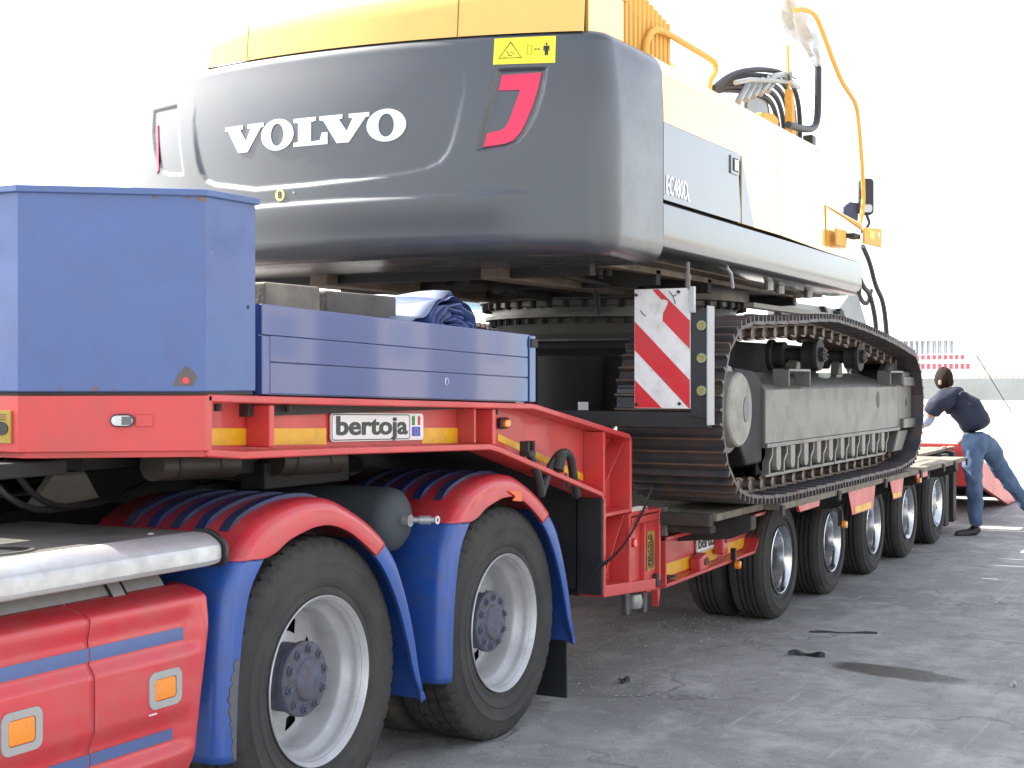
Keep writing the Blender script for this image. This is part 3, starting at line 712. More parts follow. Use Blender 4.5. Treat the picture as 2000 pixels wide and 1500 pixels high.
# cylinders and pipes under the gooseneck (dark clutter)
for x0, r, y, z in ((3.85, .055, 3.42, 1.30), (4.50, .06, 3.40, 1.285)):
    o = MB(); o.cyl((x0, y, z), (x0 + .42, y, z - .012), r, n=24); o = o.build('pressure_cylinder', mat('dim_cylinder', (.05, .042, .036), .5, noise=.2) if 'dim_cylinder' not in MATS else MATS['dim_cylinder'], TL, ang=40)
    for k in (.08, .3): MB().cyl((x0 + k, y, z), (x0 + k + .02, y, z), r + .004, n=24).build('cylinder_band', mat('dull_band', (.04, .034, .028), .5, noise=.1), o, ang=40)
cb = MB(); random.seed(5)
for k in range(16):
    y = random.uniform(3.4, 5.3); x = random.uniform(2.9, 5.2); l = random.uniform(.3, 1.1); z = random.uniform(1.12, 1.30); h = random.uniform(.03, .12)
    cb.box(x, x + l, y, y + random.uniform(.04, .2), z, z + h)
cb.box(2.3, 3.3, 3.9, 5.0, 1.105, 1.30); cb.box(3.1, 4.9, 5.35, 5.42, .95, 1.40); cb.box(2.2, 3.3, 5.2, 5.3, .95, 1.36)
cb.box(.8, 6.4, 5.36, 5.40, .45, 1.32)  # long dark sheet added to keep the space under the gooseneck black
cb.build('equipment_and_dark_sheet', DARKP, TL, bevel=.006)
random.seed(7)
dd = MB()
for k in range(2): dd.tube([(3.2 + k * .12, 3.55, 1.34), (3.35 + k * .14, 3.5 + .05 * k, 1.17), (3.9 + .1 * k, 3.75, 1.15), (4.4, 3.9, 1.2)], .011, n=6, sub=2)
dd.build('cable_bundle', HOSE, TL)
# big dull-grey wedge seen behind the first mudguard
MB().prism([(3.62, 1.16), (3.95, 1.16), (3.87, 1.27), (3.73, 1.27)], 'y', 3.75, 3.78).build('bracket_plate', GREYL, TL)

# blue headboard box
bx = [(3.236, 3.406), (3.585, YO), (3.842, YO), (3.842, 5.51), (3.585, 5.51), (3.236, 5.07)]
bxo = MB().prism(bx, 'z', 1.556, 2.172).build('blue_box', BLUE, TL, bevel=.006)
ins = [(x + (.01 if x < 3.3 else 0), y) for x, y in bx]
MB().prism([(3.224, 3.40), (3.58, 2.958), (3.85, 2.958), (3.85, 5.52), (3.58, 5.52), (3.224, 5.075)], 'z', 2.166, 2.188).build('box_lid', BLUE, bxo, bevel=.004)
MB().prism([(3.245, 3.415), (3.59, 2.978), (3.835, 2.978), (3.835, 5.5), (3.59, 5.5), (3.245, 5.06)], 'z', 1.546, 1.5565).build('box_gasket', DARK, bxo)
ch_prism(MB(), [(.46, 1.575), (.52, 1.575), (.535, 1.60), (.52, 1.625), (.50, 1.637), (.475, 1.61)], .0, .0015).build('rust_patch', mat('rust_patch', (.12, .10, .095), .8, noise=.2, nscale=40), bxo)
ch_prism(MB(), [(.50 + .0105 * cos(2 * pi * k / 16), 1.592 + .0105 * sin(2 * pi * k / 16)) for k in range(16)], .0015, .004).build('red_dot', LAMPR, bxo)
for (a0, a1, zz, hh) in ((.545, .562, 2.150, .016), (.50, .52, 2.158, .006), (.40, .413, 2.156, .009), (.53, .541, 2.154, .012), (.22, .236, 1.560, .012), (.28, .29, 1.560, .007), (.12, .128, 1.560, .009)):
    ch_prism(MB(), [(a0, zz), (a1, zz + .002), (a1 - .002, zz + hh), ((a0 + a1) / 2, zz + hh * .8), (a0 + .002, zz + hh)], -.001, .0012).build('rust_mark', mat('rust_brown', (.20, .11, .06), .8, noise=.3, nscale=60) if 'rust_brown' not in MATS else MATS['rust_brown'], bxo)
MB().cyl((3.80, YO - .002, 1.83), (3.80, YO + .002, 1.83), .006, n=10).build('small_rivet', DARK, bxo)
# drop sides behind the box: three boards on a frame
def bz0(x): return lerp(1.546, 1.490, (x - 3.87) / 2.0)
def bz1(x): return lerp(1.845, 1.792, (x - 3.87) / 2.0)
sd_ = MB().prism([(3.872, bz0(3.872)), (5.845, bz0(5.845)), (5.845, bz1(5.845)), (3.872, bz1(3.872))], 'y', YO + .014, YO + .03).build('drop_side', BLUEG, TL)
cuts = [0, .355, .655, 1.0]
for i in range(3):
    a0, a1 = cuts[i], cuts[i + 1]; g = .002
    pts = [(3.92 if i < 2 else 3.876, lerp(bz0(3.9), bz1(3.9), a0) + g), (5.80, lerp(bz0(5.8), bz1(5.8), a0) + g), (5.80, lerp(bz0(5.8), bz1(5.8), a1)), (3.92 if i < 2 else 3.876, lerp(bz0(3.9), bz1(3.9), a1))]
    MB().prism(pts, 'y', YO + .002, YO + .0135).build('side_board', BLUEG, sd_, bevel=.003)
B(3.874, 3.916, YO, YO + .0135, bz0(3.9), lerp(bz0(3.9), bz1(3.9), .65)).build('side_board_end', BLUEG, sd_, bevel=.003)
B(5.806, 5.866, YO - .004, YO + .05, bz0(5.83), bz1(5.83) - .004).build('corner_post', BLUEG, sd_, bevel=.004)
B(5.812, 5.875, YO - .012, YO - .005, 1.735, 1.775).build('latch', DARK, sd_, bevel=.004)
# dents and latch print on the lowest board
MB().lathe([(.016, -.0005), (.013, -.004), (.009, -.003), (.0, -.002)], (5.08, YO + .0015, 1.585), n=18).build('badge', LAMPW, sd_)
MB().prism([(5.075, 1.573), (5.085, 1.573), (5.089, 1.587), (5.08, 1.597), (5.071, 1.587)], 'y', YO - .0035, YO - .0025).build('badge_print', FBLU, sd_)
B(3.872, 5.86, 5.48, 5.51, 1.49, 1.82).build('far_drop_side', BLUEG, TL)
# trailer spine and side beams
bm2 = [(7.445, .453), (8.98, .478), (9.246, .706), (7.445, .727)]
bw = MB().prism(bm2, 'y', 3.06, 3.075).build('bed_side_beam', RED, TL)
strip([(7.445, .45), (8.985, .476), (9.25, .708)], .02, YO, 3.06, -1).build('beam_flange', RED, bw, bevel=.004)
B(7.445, 9.25, YO, 3.06, .708, .728).build('beam_top_flange', RED, bw, bevel=.003)
B(7.445, 7.462, YO, 3.06, .45, .728).build('beam_end', RED, bw)
tape(7.462, 8.10, .478, .552, .486, .556, bw, y=3.0585)
tape(8.12, 8.50, .487, .556, .492, .560, bw, y=3.0585)
tape(8.62, 9.02, .500, .565, .506, .570, bw, y=3.0585)
maker_plate(bw, 8.13, 8.60, .560, .668, .012, 3.052)
def hook(cx, cz, ang, parent):
    mb = MB(); ca, sa = cos(ang), sin(ang)
    o_ = [(-.045, -.075), (.045, -.075), (.05, .03)] + [(.05 * cos(a), .03 + .05 * sin(a)) for a in [radians(20 * k) for k in range(1, 9)]] + [(-.05, .03)]
    pts = [(cx + x * ca - z * sa, cz + x * sa + z * ca) for x, z in o_]
    mb.prism(pts, 'y', 2.985, 3.055); h = mb.build('lashing_lug', RED, parent, bevel=.012)
    i_ = [(cx + x * ca - z * sa, cz + x * sa + z * ca) for x, z in [(.022 * cos(2 * pi * k / 14), .028 + .035 * sin(2 * pi * k / 14)) for k in range(14)]]
    MB().prism(i_, 'y', 2.980, 2.986).build('lug_hole', INK, h)
hook(8.47, .60, 0, bw); hook(8.10, .515, radians(-80), bw)
B(8.62, 8.80, 3.0, 3.058, .655, .69).build('beam_lug', RED, bw, bevel=.006)
B(7.56, 7.68, 2.99, 3.05, .485, .492).build('pin', DARK, bw)
B(7.49, 7.62, 3.04, 3.058, .625, .665).build('dark_slot', DARK, bw)
# coupling jaws beneath the joint
for x, h in ((7.24, .32), (7.48, .30)):
    MB().prism([(x - .03, .46), (x + .03, .46), (x + .03, h + .04), (x + .02, h), (x - .02, h), (x - .03, h + .04)], 'y', 3.10, 3.14).build('coupling_jaw', mat('worn_steel', (.12, .12, .13), .5, metal=.5, noise=.2, nscale=30), TL, bevel=.008)
MB().lathe([(0, -.04), (.04, -.035), (.05, 0), (.04, .04), (0, .05)], (7.36, 3.12, .38), axis='z', n=20).build('coupling_pin', PIPE, TL)
MB().prism([(7.30, .44), (7.45, .44), (7.47, .34), (7.52, .50), (7.40, .56), (7.30, .52)], 'y', 3.02, 3.06).build('coupling_plate', RED, TL, bevel=.004)
B(7.33, 7.40, YO + .004, 3.1, .47, .54).build('coupling_block', DARK, TL, bevel=.006)
# spine + cross outriggers
sp = MB(); sp.box(7.4, 15.9, 3.75, 4.05, .42, .80); sp.box(7.4, 15.9, 4.45, 4.75, .42, .80); sp.box(7.4, 15.9, 3.72, 4.78, .80, .835)
spo = sp.build('spine_beam', RED, TL, bevel=.01)
B(7.4, 15.9, 5.38, 5.51, .70, .83).build('far_side_beam', RED, TL)
AX = [9.415 + 1.243 * i for i in range(5)]
for x in [7.9] + [a + .62 for a in AX]:
    if x > 14.2: continue
    MB().prism([(2.62, .80), (2.62, .745), (2.75, .69), (3.7, .60), (3.7, .825), (2.62, .825)], 'x', x - .045, x + .045).build('outrigger', DARK, TL, bevel=.006)
# deck boards laid on the outriggers at the side and the main deck
xs = [7.45, 8.28, 9.52, 10.80, 12.0, 12.9, 13.4, 13.95]
for i in range(7):
    for j, (y0, y1) in enumerate(((2.58 if i else 2.68, 2.80), (2.81, 3.05))):
        o = B(xs[i] + .012, xs[i + 1] - .012, y0, y1, .826 - .003 * (i % 2), .866 - .003 * ((i + j) % 2)).build('deck_board', WOOD, TL, bevel=.006)
    B(xs[i + 1] - .03, xs[i + 1] + .03, 2.562, 2.578, .79, .855).build('board_stop', DARK, TL, bevel=.004)
for i in range(7):
    for j in range(9):
        y0 = 3.07 + j * .27
        B(xs[i] + .006, (xs[i + 1] if i < 6 else 15.85) - .006, y0, y0 + .26, .838, .866 - .003 * ((i * 3 + j) % 3)).build('deck_board', WOOD, TL)
# timbers stacked at the front of the bed
def fender_flag(x0, x1, top, low, parent, big):
    k = .12 if big else .05
    MB().prism([(x0, top), (x1, top), (x1 - k * .6, low), (x0 + k, low)], 'y', 2.60, 2.606).build('red_flag_plate', RED, TL, bevel=.003)
fender_flag(9.85, 10.62, .835, .655, TL, True); fender_flag(11.05, 11.52, .835, .675, TL, True)
tape(10.02, 10.48, .665, .71, .665, .71, TL, y=2.5995); tape(11.16, 11.42, .685, .72, .685, .72, TL, y=2.5995)
for x0, x1 in ((8.75, 9.25), (12.05, 12.55)):
    MB().prism([(x0, .825), (x1, .825), (x1 - .03, .775), (x0 + .05, .77)], 'y', 2.62, 2.64).build('small_flag_plate', RED, TL, bevel=.003)
for x, z in ((8.55, .455), (9.86, .60), (12.18, .76)):
    MB().lathe([(0, -.012), (.022, -.01), (.026, 0), (.026, .02)], (x, 2.93 if x < 9 else 2.62, z), n=16).build('amber_marker', ORG, TL)
    B(x - .012, x + .012, 2.95 if x < 9 else 2.64, 2.98 if x < 9 else 2.67, z - .01, z + .10).build('marker_stalk', DARK, TL)
# rear end: supports
for x, y in ((15.05, 2.98), (15.55, 3.0)): B(x, x + .16, y, y + .3, .10, .83).build('rear_support', DARK, TL, bevel=.01)
B(15.9, 16.0, 2.9, 5.5, .45, .9).build('rear_beam', RED, TL, bevel=.01)
def ramp(y0, y1):
    mb = MB()
    pr = [(16.0, .86), (16.35, .86), (19.9, .07), (19.9, .02), (19.0, .02), (16.9, .42), (16.3, .56), (16.0, .56)]
    for y in (y0, y1 - .05): mb.prism(pr, 'y', y, y + .05)
    r = mb.build('loading_ramp', RED, TL, bevel=.006)
    MB().prism([(16.3, .80), (19.85, .03), (19.85, .05), (16.3, .83)], 'y', y0 + .05, y1 - .05).build('ramp_shade_plate', DARK, r)  # plate added so that the ramp casts one solid shadow
    n = 12
    for k in range(n):
        x = 16.4 + k * .29; z = lerp(.84, .09, (x - 16.4) / 3.4)
        B(x, x + .16, y0 + .051, y1 - .051, z - .06, z + .01).build('ramp_rung', WOODD, r)
    return r
ramp(3.0, 3.85); ramp(4.65, 5.5)
# trailer wheels
def trailer_wheel(parent, cx, cy, cz):
    R, wd, rr = .392, .245, .222; pr = tyre_prof(R, wd, rr, 4)
    t = MB().lathe(pr, (cx, cy, cz), n=110); tyre = t.build('wheel', RUB, parent, ang=32)
    MB().lathe([(rr - .002, .02), (rr + .006, .008), (rr + .006, 0), (rr + .001, -.003), (rr - .006, .002), (rr - .010, .014), (.205, .02), (.197, .05), (.193, .16), (.185, .185), (.14, .19), (.12, .19)], (cx, cy, cz), n=72).build('rim', CHROME, tyre, ang=50)
    MB().lathe([(.125, .19), (.125, .165), (.075, .16), (.07, .09), (.055, .075), (0, .073)], (cx, cy, cz), n=28).build('hub', HUB, tyre)
    MB().lathe([(r, h + .285) for r, h in pr], (cx, cy, cz), n=90).build('inner_tyre', RUB, tyre, ang=32)
    return tyre
tw = None
for i, x in enumerate(AX):
    if tw is None: tw = trailer_wheel(TL, x, 2.93, .392)
    else: tree_shift(tw, (x - AX[0], 0, 0), TL)
    f = MB(); pr = tyre_prof(.392, .245, .222, 4); f.lathe(pr, (x, 5.02, .392), n=48); f.lathe([(r, h + .285) for r, h in pr], (x, 5.02, .392), n=48)
    f.lathe([(.222, .0), (.2, .1), (0, .1)], (x, 5.02, .392), n=32); f.build('far_wheel', RUB, TL)
    MB().cyl((x, 3.2, .392), (x, 5.2, .392), .06).box(x - .08, x + .5, 3.62, 3.72, .40, .55).build('axle', DARK, TL)
ek = MB()
for i, x in enumerate(AX):
    ek.cyl((x - .45, 3.2, .55), (x - .45, 3.42, .55), .07, n=14); ek.cyl((x - .42, 3.3, .42), (x - .3, 3.3, .62), .03, n=8)
ek.build('brake_chambers', DARK, TL)

# warning board with lamp rack on the side extension
wb = B(6.985, 6.995, 2.652, 2.960, 1.443, 2.058).build('warning_board', WHITE, TL, bevel=.002)
Hh, Wd = .615, .308
def clip_stripe(c, wdt):
    """diagonal band: points with (a + s*b) between, on board coords a (from viewer left), b (up)"""
    # band lines: b = -1.02*a + c ; to +wdt ; clipped to [0,Wd]x[0,Hh]
    k = 1.0
    poly = [(0, 0), (Wd, 0), (Wd, Hh), (0, Hh)]
    def clip(poly, f):
        out = []
        for i in range(len(poly)):
            p, q = poly[i], poly[(i + 1) % len(poly)]; fp, fq = f(p), f(q)
            if fp >= 0: out.append(p)
            if fp * fq < 0: t = fp / (fp - fq); out.append((lerp(p[0], q[0], t), lerp(p[1], q[1], t)))
        return out
    poly = clip(poly, lambda p: p[1] + 1.05 * p[0] - c); poly = clip(poly, lambda p: c + wdt - p[1] - 1.05 * p[0]); return poly
for poly in ([(0.003, .146), (.003, .003), (.152, .003)], [(.003, .448), (.003, .300), (.300, .003), (.305, .003), (.305, .146)],
             [(.134, .612), (.305, .448), (.305, .305), (.157, .450), (.160, .490), (.176, .515), (.187, .540), (.184, .552), (.174, .556), (.151, .559), (.125, .585), (.100, .612)], [(.292, .612), (.305, .612), (.305, .598)]):
    from mathutils.geometry import tessellate_polygon
    tr_ = tessellate_polygon([[Vector((a, b, 0)) for a, b in poly]]); mb = MB(); n_ = len(poly)
    mb.add([(6.9825, 2.960 - a, 1.443 + b) for a, b in poly] + [(6.985, 2.960 - a, 1.443 + b) for a, b in poly], [tuple(t_) for t_ in tr_] + [(i, (i + 1) % n_, (i + 1) % n_ + n_, i + n_) for i in range(n_)])
    mb.build('red_stripe', SIGNR, wb, smooth=False)
for a, b in ((.012, Hh - .03), (.245, Hh - .02), (.012, .02), (.25, .025)):
    MB().cyl((6.975, 2.960 - a, 1.443 + b), (6.984, 2.960 - a, 1.443 + b), .0085, n=10).build('screw', PLAST, wb)
cr = MB(); 
for pa in ([(.195, .60), (.205, .585), (.215, .575), (.222, .55)], [(.215, .575), (.235, .582)], [(.222, .55), (.228, .535)], [(.035, .505), (.05, .485), (.065, .475)]):
    cr.tube([(6.9822, 2.96 - a, 1.443 + b) for a, b in pa], .0022, n=5)
cr.build('crack', INK, wb)
B(6.985, 7.06, 2.60, 2.650, 1.40, 1.93).build('lamp_rack', PLAST, wb, bevel=.004)
B(6.97, 7.07, 2.553, 2.560, 1.36, 1.965).build('rack_edge', mat('galvanised', (.35, .36, .37), .45, metal=.6, noise=.1), wb, bevel=.002)
B(6.985, 7.02, 2.560, 2.602, 1.40, 1.95).build('rack_back', PLAST, wb)
B(6.975, 7.0, 2.628, 2.655, 1.93, 2.065).build('rack_bracket', mat('zinc', (.45, .47, .48), .4, metal=.5), wb, bevel=.003)
for z in (1.865, 1.70, 1.535):
    lp = MB().lathe([(0, 0), (.024, 0), (.026, .004), (.026, .02)], (6.968, 2.588, z), axis='x', n=20).build('round_lamp', LAMPG, wb)
    MB().lathe([(.008, 0), (.013, -.002), (.014, 0)], (6.966, 2.588, z), axis='x', n=16).build('lamp_centre', STICKO, lp)
B(6.99, 7.06, 2.56, 3.95, 1.345, 1.425).build('board_arm', DARKP, TL, bevel=.005)
B(6.99, 7.06, 3.12, 3.20, .9, 1.345).build('board_post', DARK, TL)
MB().cyl((6.99, 2.668, 2.058), (6.99, 2.668, 2.10), .013, n=12).cyl((6.99, 2.668, 2.10), (6.99, 2.668, 2.19), .010, n=12).cyl((6.99, 2.668, 2.10), (6.99, 2.668, 2.125), .017, n=12).build('board_rod', GREYL, wb)
# greenish post by the drop and grey clip
B(7.02, 7.10, 3.02, 3.10, .93, 1.12).build('rub_block', mat('worn_block', (.10, .10, .085), .7, noise=.3, nscale=20), TL, bevel=.01)
B(7.405, 7.435, 2.95, 3.0, .74, .90).build('grey_clip', GREYL, TL, bevel=.004)

# loose timbers under the tracks at the front of the bed
def timber(x0, x1, y0, y1, z0, z1, m, label, cat, group=None, name='timber_baulk', bev=.01):
    o = B(x0, x1, y0, y1, z0, z1).build(name, m, None, bevel=bev); tag(o, label, cat, group); return o
timber(7.37, 7.444, 2.69, 3.05, .802, .872, WOODD, 'dark slab added over the board ends directly below the front of the track', 'timber baulk', 'timbers stacked before the trailer bed')  # slab added to give the deck board ends their shaded front
timber(7.445, 7.53, 2.71, 3.02, .757, .80, WOODD, 'dark timber baulk on the red side beam, lowest one under the track', 'timber baulk', 'timbers stacked before the trailer bed')
MB()
# load on the gooseneck
timber(4.22, 4.56, 3.22, 3.40, 1.72, 1.945, WOOD, 'short rough wooden block with sunlit sawn end beside the tall blue box', 'wooden block', None, 'wooden_block')
timber(4.60, 5.10, 3.22, 3.62, 1.70, 1.935, WOODG, 'large grey squared baulk between the wooden block and the rolled tarpaulin', 'wooden block', None, 'grey_baulk', .012)
B(3.9, 5.83, 3.05, 5.45, 1.47, 1.70).build('load_bed', DARK, TL)

def tarp():
    T = MB(); rows = []
    nA = 40
    for j in range(26):
        t = j / 25; y = 3.08 + 1.0 * t; row = []
        for i in range(nA):
            a = 2 * pi * i / nA
            r = 1 + .06 * sin(3 * a + 5 * t) + .05 * sin(5 * a - 3 * t * 4) + .03 * sin(9 * a + 11 * t)
            rx, rz = .175, .125
            x = 5.33 + rx * cos(a) * r - .03 * t; z = 1.80 + rz * sin(a) * r + (.018 if sin(a) > .3 else 0)
            if z < 1.70: z = 1.70
            row.append((x, y, z))
        rows.append(row)
    T.grid(rows, closed_v=True)
    o = T.build('rolled_tarpaulin', TARP, None, ang=60)
    tag(o, 'blue tarpaulin rolled up on the gooseneck with its folded end showing', 'tarpaulin')
    # spiral folds in the end
    F = MB()
    for k in range(5):
        q = 1 - k * .19; pts0 = []; 
        for i in range(34):
            a = 2 * pi * i / 33 * .93 + k * .9; r = (1 + .07 * sin(3 * a + k) + .06 * sin(6 * a + k * 2)) * q - .012 * i / 33
            pts0.append((5.33 + .170 * cos(a) * r, 1.80 + .120 * sin(a) * r))
        rws = [[(x, 3.075 + .012 * sin(i * 1.3 + k), max(1.702, z)) for i, (x, z) in enumerate(pts0)], [(5.33 + (x - 5.33) * .96, 3.20, max(1.702, 1.8 + (z - 1.8) * .96)) for x, z in pts0]]
        F.grid(rws)
    fo = F.build('fold', TARP, o, ang=60); q = fo.modifiers.new('t', 'SOLIDIFY'); q.thickness = .006
    MB().box(5.20, 5.46, 3.17, 3.18, 1.71, 1.89).build('roll_core', TARP, o)
    # paler sheet over the roll: the sunlit top put into the colour
    rows = []
    for j in range(14):
        t = j / 13; y = 3.12 + .95 * t; row = []
        for i in range(18):
            s_ = i / 17; x = lerp(5.38, 4.98, s_); z = 1.955 - .16 * s_ ** 1.7 + .012 * sin(7 * s_ + 9 * t) + .01 * sin(17 * s_ - 5 * t)
            row.append((x, y - .03 * sin(3 * s_), z))
        rows.append(row)
    p_ = MB().grid(rows).build('sunlit_top', TARPL, o, ang=70); q = p_.modifiers.new('t', 'SOLIDIFY'); q.thickness = .005
tarp()

# ================================================================== EXCAVATOR
EX = empty('crawler_excavator', (9.69, 4.24, .905), 'large yellow and charcoal crawler excavator without its boom standing on the trailer', 'excavator')
RC, CX, CY = 3.77, 9.69, 4.24
def arcx(y): return CX - sqrt(RC * RC - (y - CY) ** 2)
# --- plan path of the counterweight shell, from near joint round the rear to the far joint
def cw_path():
    pts = []; n = 26
    for i in range(12): pts.append((lerp(6.857, 6.45, i / 12), 2.75, 0, -1))
    r = .20
    # near corner: from side (normal -Y) to arc
    yc = 2.75 + r; 
    xa = arcx(2.75 + r * .95)
    cxr = xa + r
    a_end = math.atan2(2.95 - CY, arcx(2.95) - CX)    # arc normal angle
    nrm_end = atan2(2.95 - CY, arcx(2.95) - CX)
    for i in range(n + 1):
        a = lerp(-pi / 2, -pi + (nrm_end + pi), i / n)
        pts.append((cxr + r * cos(a), yc + r * sin(a), cos(a), sin(a)))
    x_l, y_l = pts[-1][0], pts[-1][1]
    # arc
    m = 300; y0 = y_l; off = x_l - arcx(y_l)
    for i in range(1, m + 1):
        y = lerp(y0, 2 * CY - y0, i / m); x = arcx(y) + off
        nx, ny = (arcx(y) - CX) / RC, (y - CY) / RC; pts.append((x, y, nx, ny))
    head = pts[:12 + n + 1]
    for (x, y, nx, ny) in head[::-1][1:]: pts.append((x, 2 * CY - y, nx, -ny))
    return pts, off
PTS, OFF = cw_path()
def inpoly(p, poly):
    c = False; j = len(poly) - 1
    for i in range(len(poly)):
        if (poly[i][1] > p[1]) != (poly[j][1] > p[1]) and p[0] < (poly[j][0] - poly[i][0]) * (p[1] - poly[i][1]) / (poly[j][1] - poly[i][1]) + poly[i][0]: c = not c
        j = i
    return c
def pdist(p, pl, closed=False):
    best = 9; n = len(pl); best_s = 0
    for i in range(n if closed else n - 1):
        a = pl[i]; b = pl[(i + 1) % n]; dx, dy = b[0] - a[0], b[1] - a[1]; L2 = dx * dx + dy * dy
        t = max(0, min(1, ((p[0] - a[0]) * dx + (p[1] - a[1]) * dy) / L2)); qx, qy = a[0] + dx * t, a[1] + dy * t
        d = sqrt((p[0] - qx) ** 2 + (p[1] - qy) ** 2)
        if d < best: best = d; cr_ = dx * (p[1] - a[1]) - dy * (p[0] - a[0]); best_s = 1 if cr_ > 0 else -1
    return best, best_s
JREC = [(3.262, 3.055), (3.036, 3.055), (3.052, 2.93), (3.082, 2.83), (3.122, 2.755), (3.165, 2.705), (3.215, 2.686), (3.352, 2.672)]
JREC2 = [(2 * CY - y, z) for y, z in JREC]
L1 = [(5.4, 2.552), (4.59, 2.552), (4.261, 2.553), (3.965, 2.563), (3.72, 2.580), (3.60, 2.598), (3.535, 2.625), (3.495, 2.668), (3.470, 2.725), (3.448, 2.809), (3.423, 2.93)]
L1 = [(2 * CY - y, z) for y, z in L1[::-1] if 2 * CY - y > 4.6] + L1[1:]
PANEL = L1 + [(3.40, 3.3), (2 * CY - 3.40, 3.3)]
L2 = [(5.4, 2.464), (4.4, 2.464), (3.6, 2.470), (3.18, 2.480)]
def cw_disp(y, z, xx):
    sidew = ss(6.25, 6.75, xx)
    d = -.055 * ss(2.62, 3.34, z) ** 1.6 * (1 - sidew) - (.06 * ss(3.10, 3.23, z) ** 2 + .012 * ss(2.9, 3.2, z)) * .55 * sidew
    if xx > 6.6: return d
    for yy in ((y,) if y < CY else (2 * CY - y, y)):
        pass
    if y > 2.9:
        q = (y, z)
        if 2.45 < z < 3.2 and 3.2 < y < 2 * CY - 3.2:
            dist, sgn = pdist(q, L1)
            inside = 1 if inpoly(q, PANEL) else -1
            d1 = dist * inside
            # inside panel (above, left) is recessed, the bead fades towards its upper end
            d += -.016 * ss(-.012, .016, d1) * (1 - ss(2.60, 3.12, z))
    if z >= 2.45:
        pass
    # blend the recess out towards the top of the panel
    f2 = ss(3.05, 3.3, y) * ss(3.05, 3.3, 2 * CY - y)
    d += .014 * f2 * ss(2.478, 2.450, z - .010 * ss(3.9, 3.1, y)) * 1
    d -= .014 * f2 * ss(2.45, 2.25, z)
    for J, dp_ in ((JREC, .022), (JREC2, .010)):  # far recess shallower: the glare there is put into the shape
        lo = min(p[0] for p in J) - .03; hi = max(p[0] for p in J) + .03
        if lo < y < hi and 2.64 < z < 3.09:
            dist, _ = pdist((y, z), J, True)
            dd_ = dist if inpoly((y, z), J) else -dist
            d -= dp_ * ss(-.006, .012, dd_)
    return d
ZB, ZT = 2.175, 3.238
def cw_rows():
    rows = []
    zs = []
    # bottom roll, body, top roll
    rb = .10; rt = .055
    for k in range(9): a = radians(-90 + 90 * k / 8); zs.append((ZB + rb + rb * sin(a), -(rb - rb * cos(a))))
    nb_ = 120
    for k in range(1, nb_): zs.append((lerp(ZB + rb, ZT - rt, k / nb_), 0))
    for k in range(9): a = radians(90 * k / 8); zs.append((ZT - rt + rt * sin(a), -(rt - rt * cos(a))))
    for z, ins_ in zs:
        row = []
        for (x, y, nx, ny) in PTS:
            d = ins_ + cw_disp(y, z, x)
            row.append((x + nx * d, y + ny * d, z))
        rows.append(row)
    return rows
rows = cw_rows(); mb = MB(); mb.grid(rows)
nb_ = len(rows[0])
mb.f.append(tuple(range((len(rows) - 1) * nb_, len(rows) * nb_))); mb.mi.append(0)
mb.f.append(tuple(range(nb_ - 1, -1, -1))); mb.mi.append(0)
CWo = mb.build('counterweight', GREY, EX, ang=80)
def onface(y, z, out=0.):
    nx, ny = (arcx(y) - CX) / RC, (y - CY) / RC; d = out + cw_disp(y, z, 6)
    return (arcx(y) + OFF + nx * d, y + ny * d, z)
def face_poly(poly, o0, o1, name, m, parent, extra_d=0., hole=None, sub=True):
    """flat artwork laid on the curved rear face"""
    def dens(pl):
        out = []
        for i in range(len(pl)):
            a, b = pl[i], pl[(i + 1) % len(pl)]; k = max(1, int(abs(a[0] - b[0]) / .04))
            for j in range(k): out.append((lerp(a[0], b[0], j / k), lerp(a[1], b[1], j / k)))
        return out
    poly = dens(poly) if sub else poly; n = len(poly); mb = MB()
    if hole is None:
        v = [onface(y, z, extra_d + o1) for y, z in poly] + [onface(y, z, extra_d + o0) for y, z in poly]
        mb.add(v, [tuple(range(n))] + [(i, (i + 1) % n, (i + 1) % n + n, i + n) for i in range(n)])
    else:
        mb.grid([[onface(y, z, extra_d + o0) for y, z in poly], [onface(y, z, extra_d + o1) for y, z in poly], [onface(y, z, extra_d + o1) for y, z in hole], [onface(y, z, extra_d + o0) for y, z in hole]], closed_v=True)
    return mb.build(name, m, parent, smooth=False)
LD = .001     # lettering lies on the recessed panel
z0, z1 = 2.748, 2.887
def ell(cy, cz, a, b, n=40): return [(cy + a * cos(2 * pi * i / n), cz + b * sin(2 * pi * i / n)) for i in range(n)]
def slabV(yl, yr):
    """slab-serif V from left yl (larger) to right yr; polygon"""
    w_ = yl - yr; P = lambda a, b: (yl - a * w_, z0 + b * (z1 - z0))
    return [P(0, 1), (P(.47, 1)), P(.47, .86), P(.40, .84), P(.56, .40), P(.68, .84), P(.60, .86), P(.60, 1), P(1, 1), P(1, .86), P(.93, .84), P(.60, 0), P(.36, 0), P(.08, .84), P(0, .86)]
def letter(poly, **k): face_poly(poly, .0, .004, 'letter', LETTER, CWo, LD, **k)
def tri_poly(poly, name, m, parent, o1, extra):
    """concave polygons are triangulated"""
    from mathutils.geometry import tessellate_polygon
    tris = tessellate_polygon([[Vector((y, z, 0)) for y, z in poly]]); n = len(poly); mb = MB()
    v = [onface(y, z, extra + o1) for y, z in poly] + [onface(y, z, extra) for y, z in poly]
    mb.add(v, [tuple(t) for t in tris] + [(i, (i + 1) % n, (i + 1) % n + n, i + n) for i in range(n)])
    return mb.build(name, m, parent, smooth=False)
tri_poly(slabV(4.808, 4.540), 'letter', LETTER, CWo, .004, LD)
def letO(yl, yr):
    c = (yl + yr) / 2; a = (yl - yr) / 2; face_poly(ell(c, 2.818, a, .079), 0, .004, 'letter', LETTER, CWo, LD, hole=ell(c, 2.818, a * .40, .056), sub=False)
letO(4.553, 4.345)
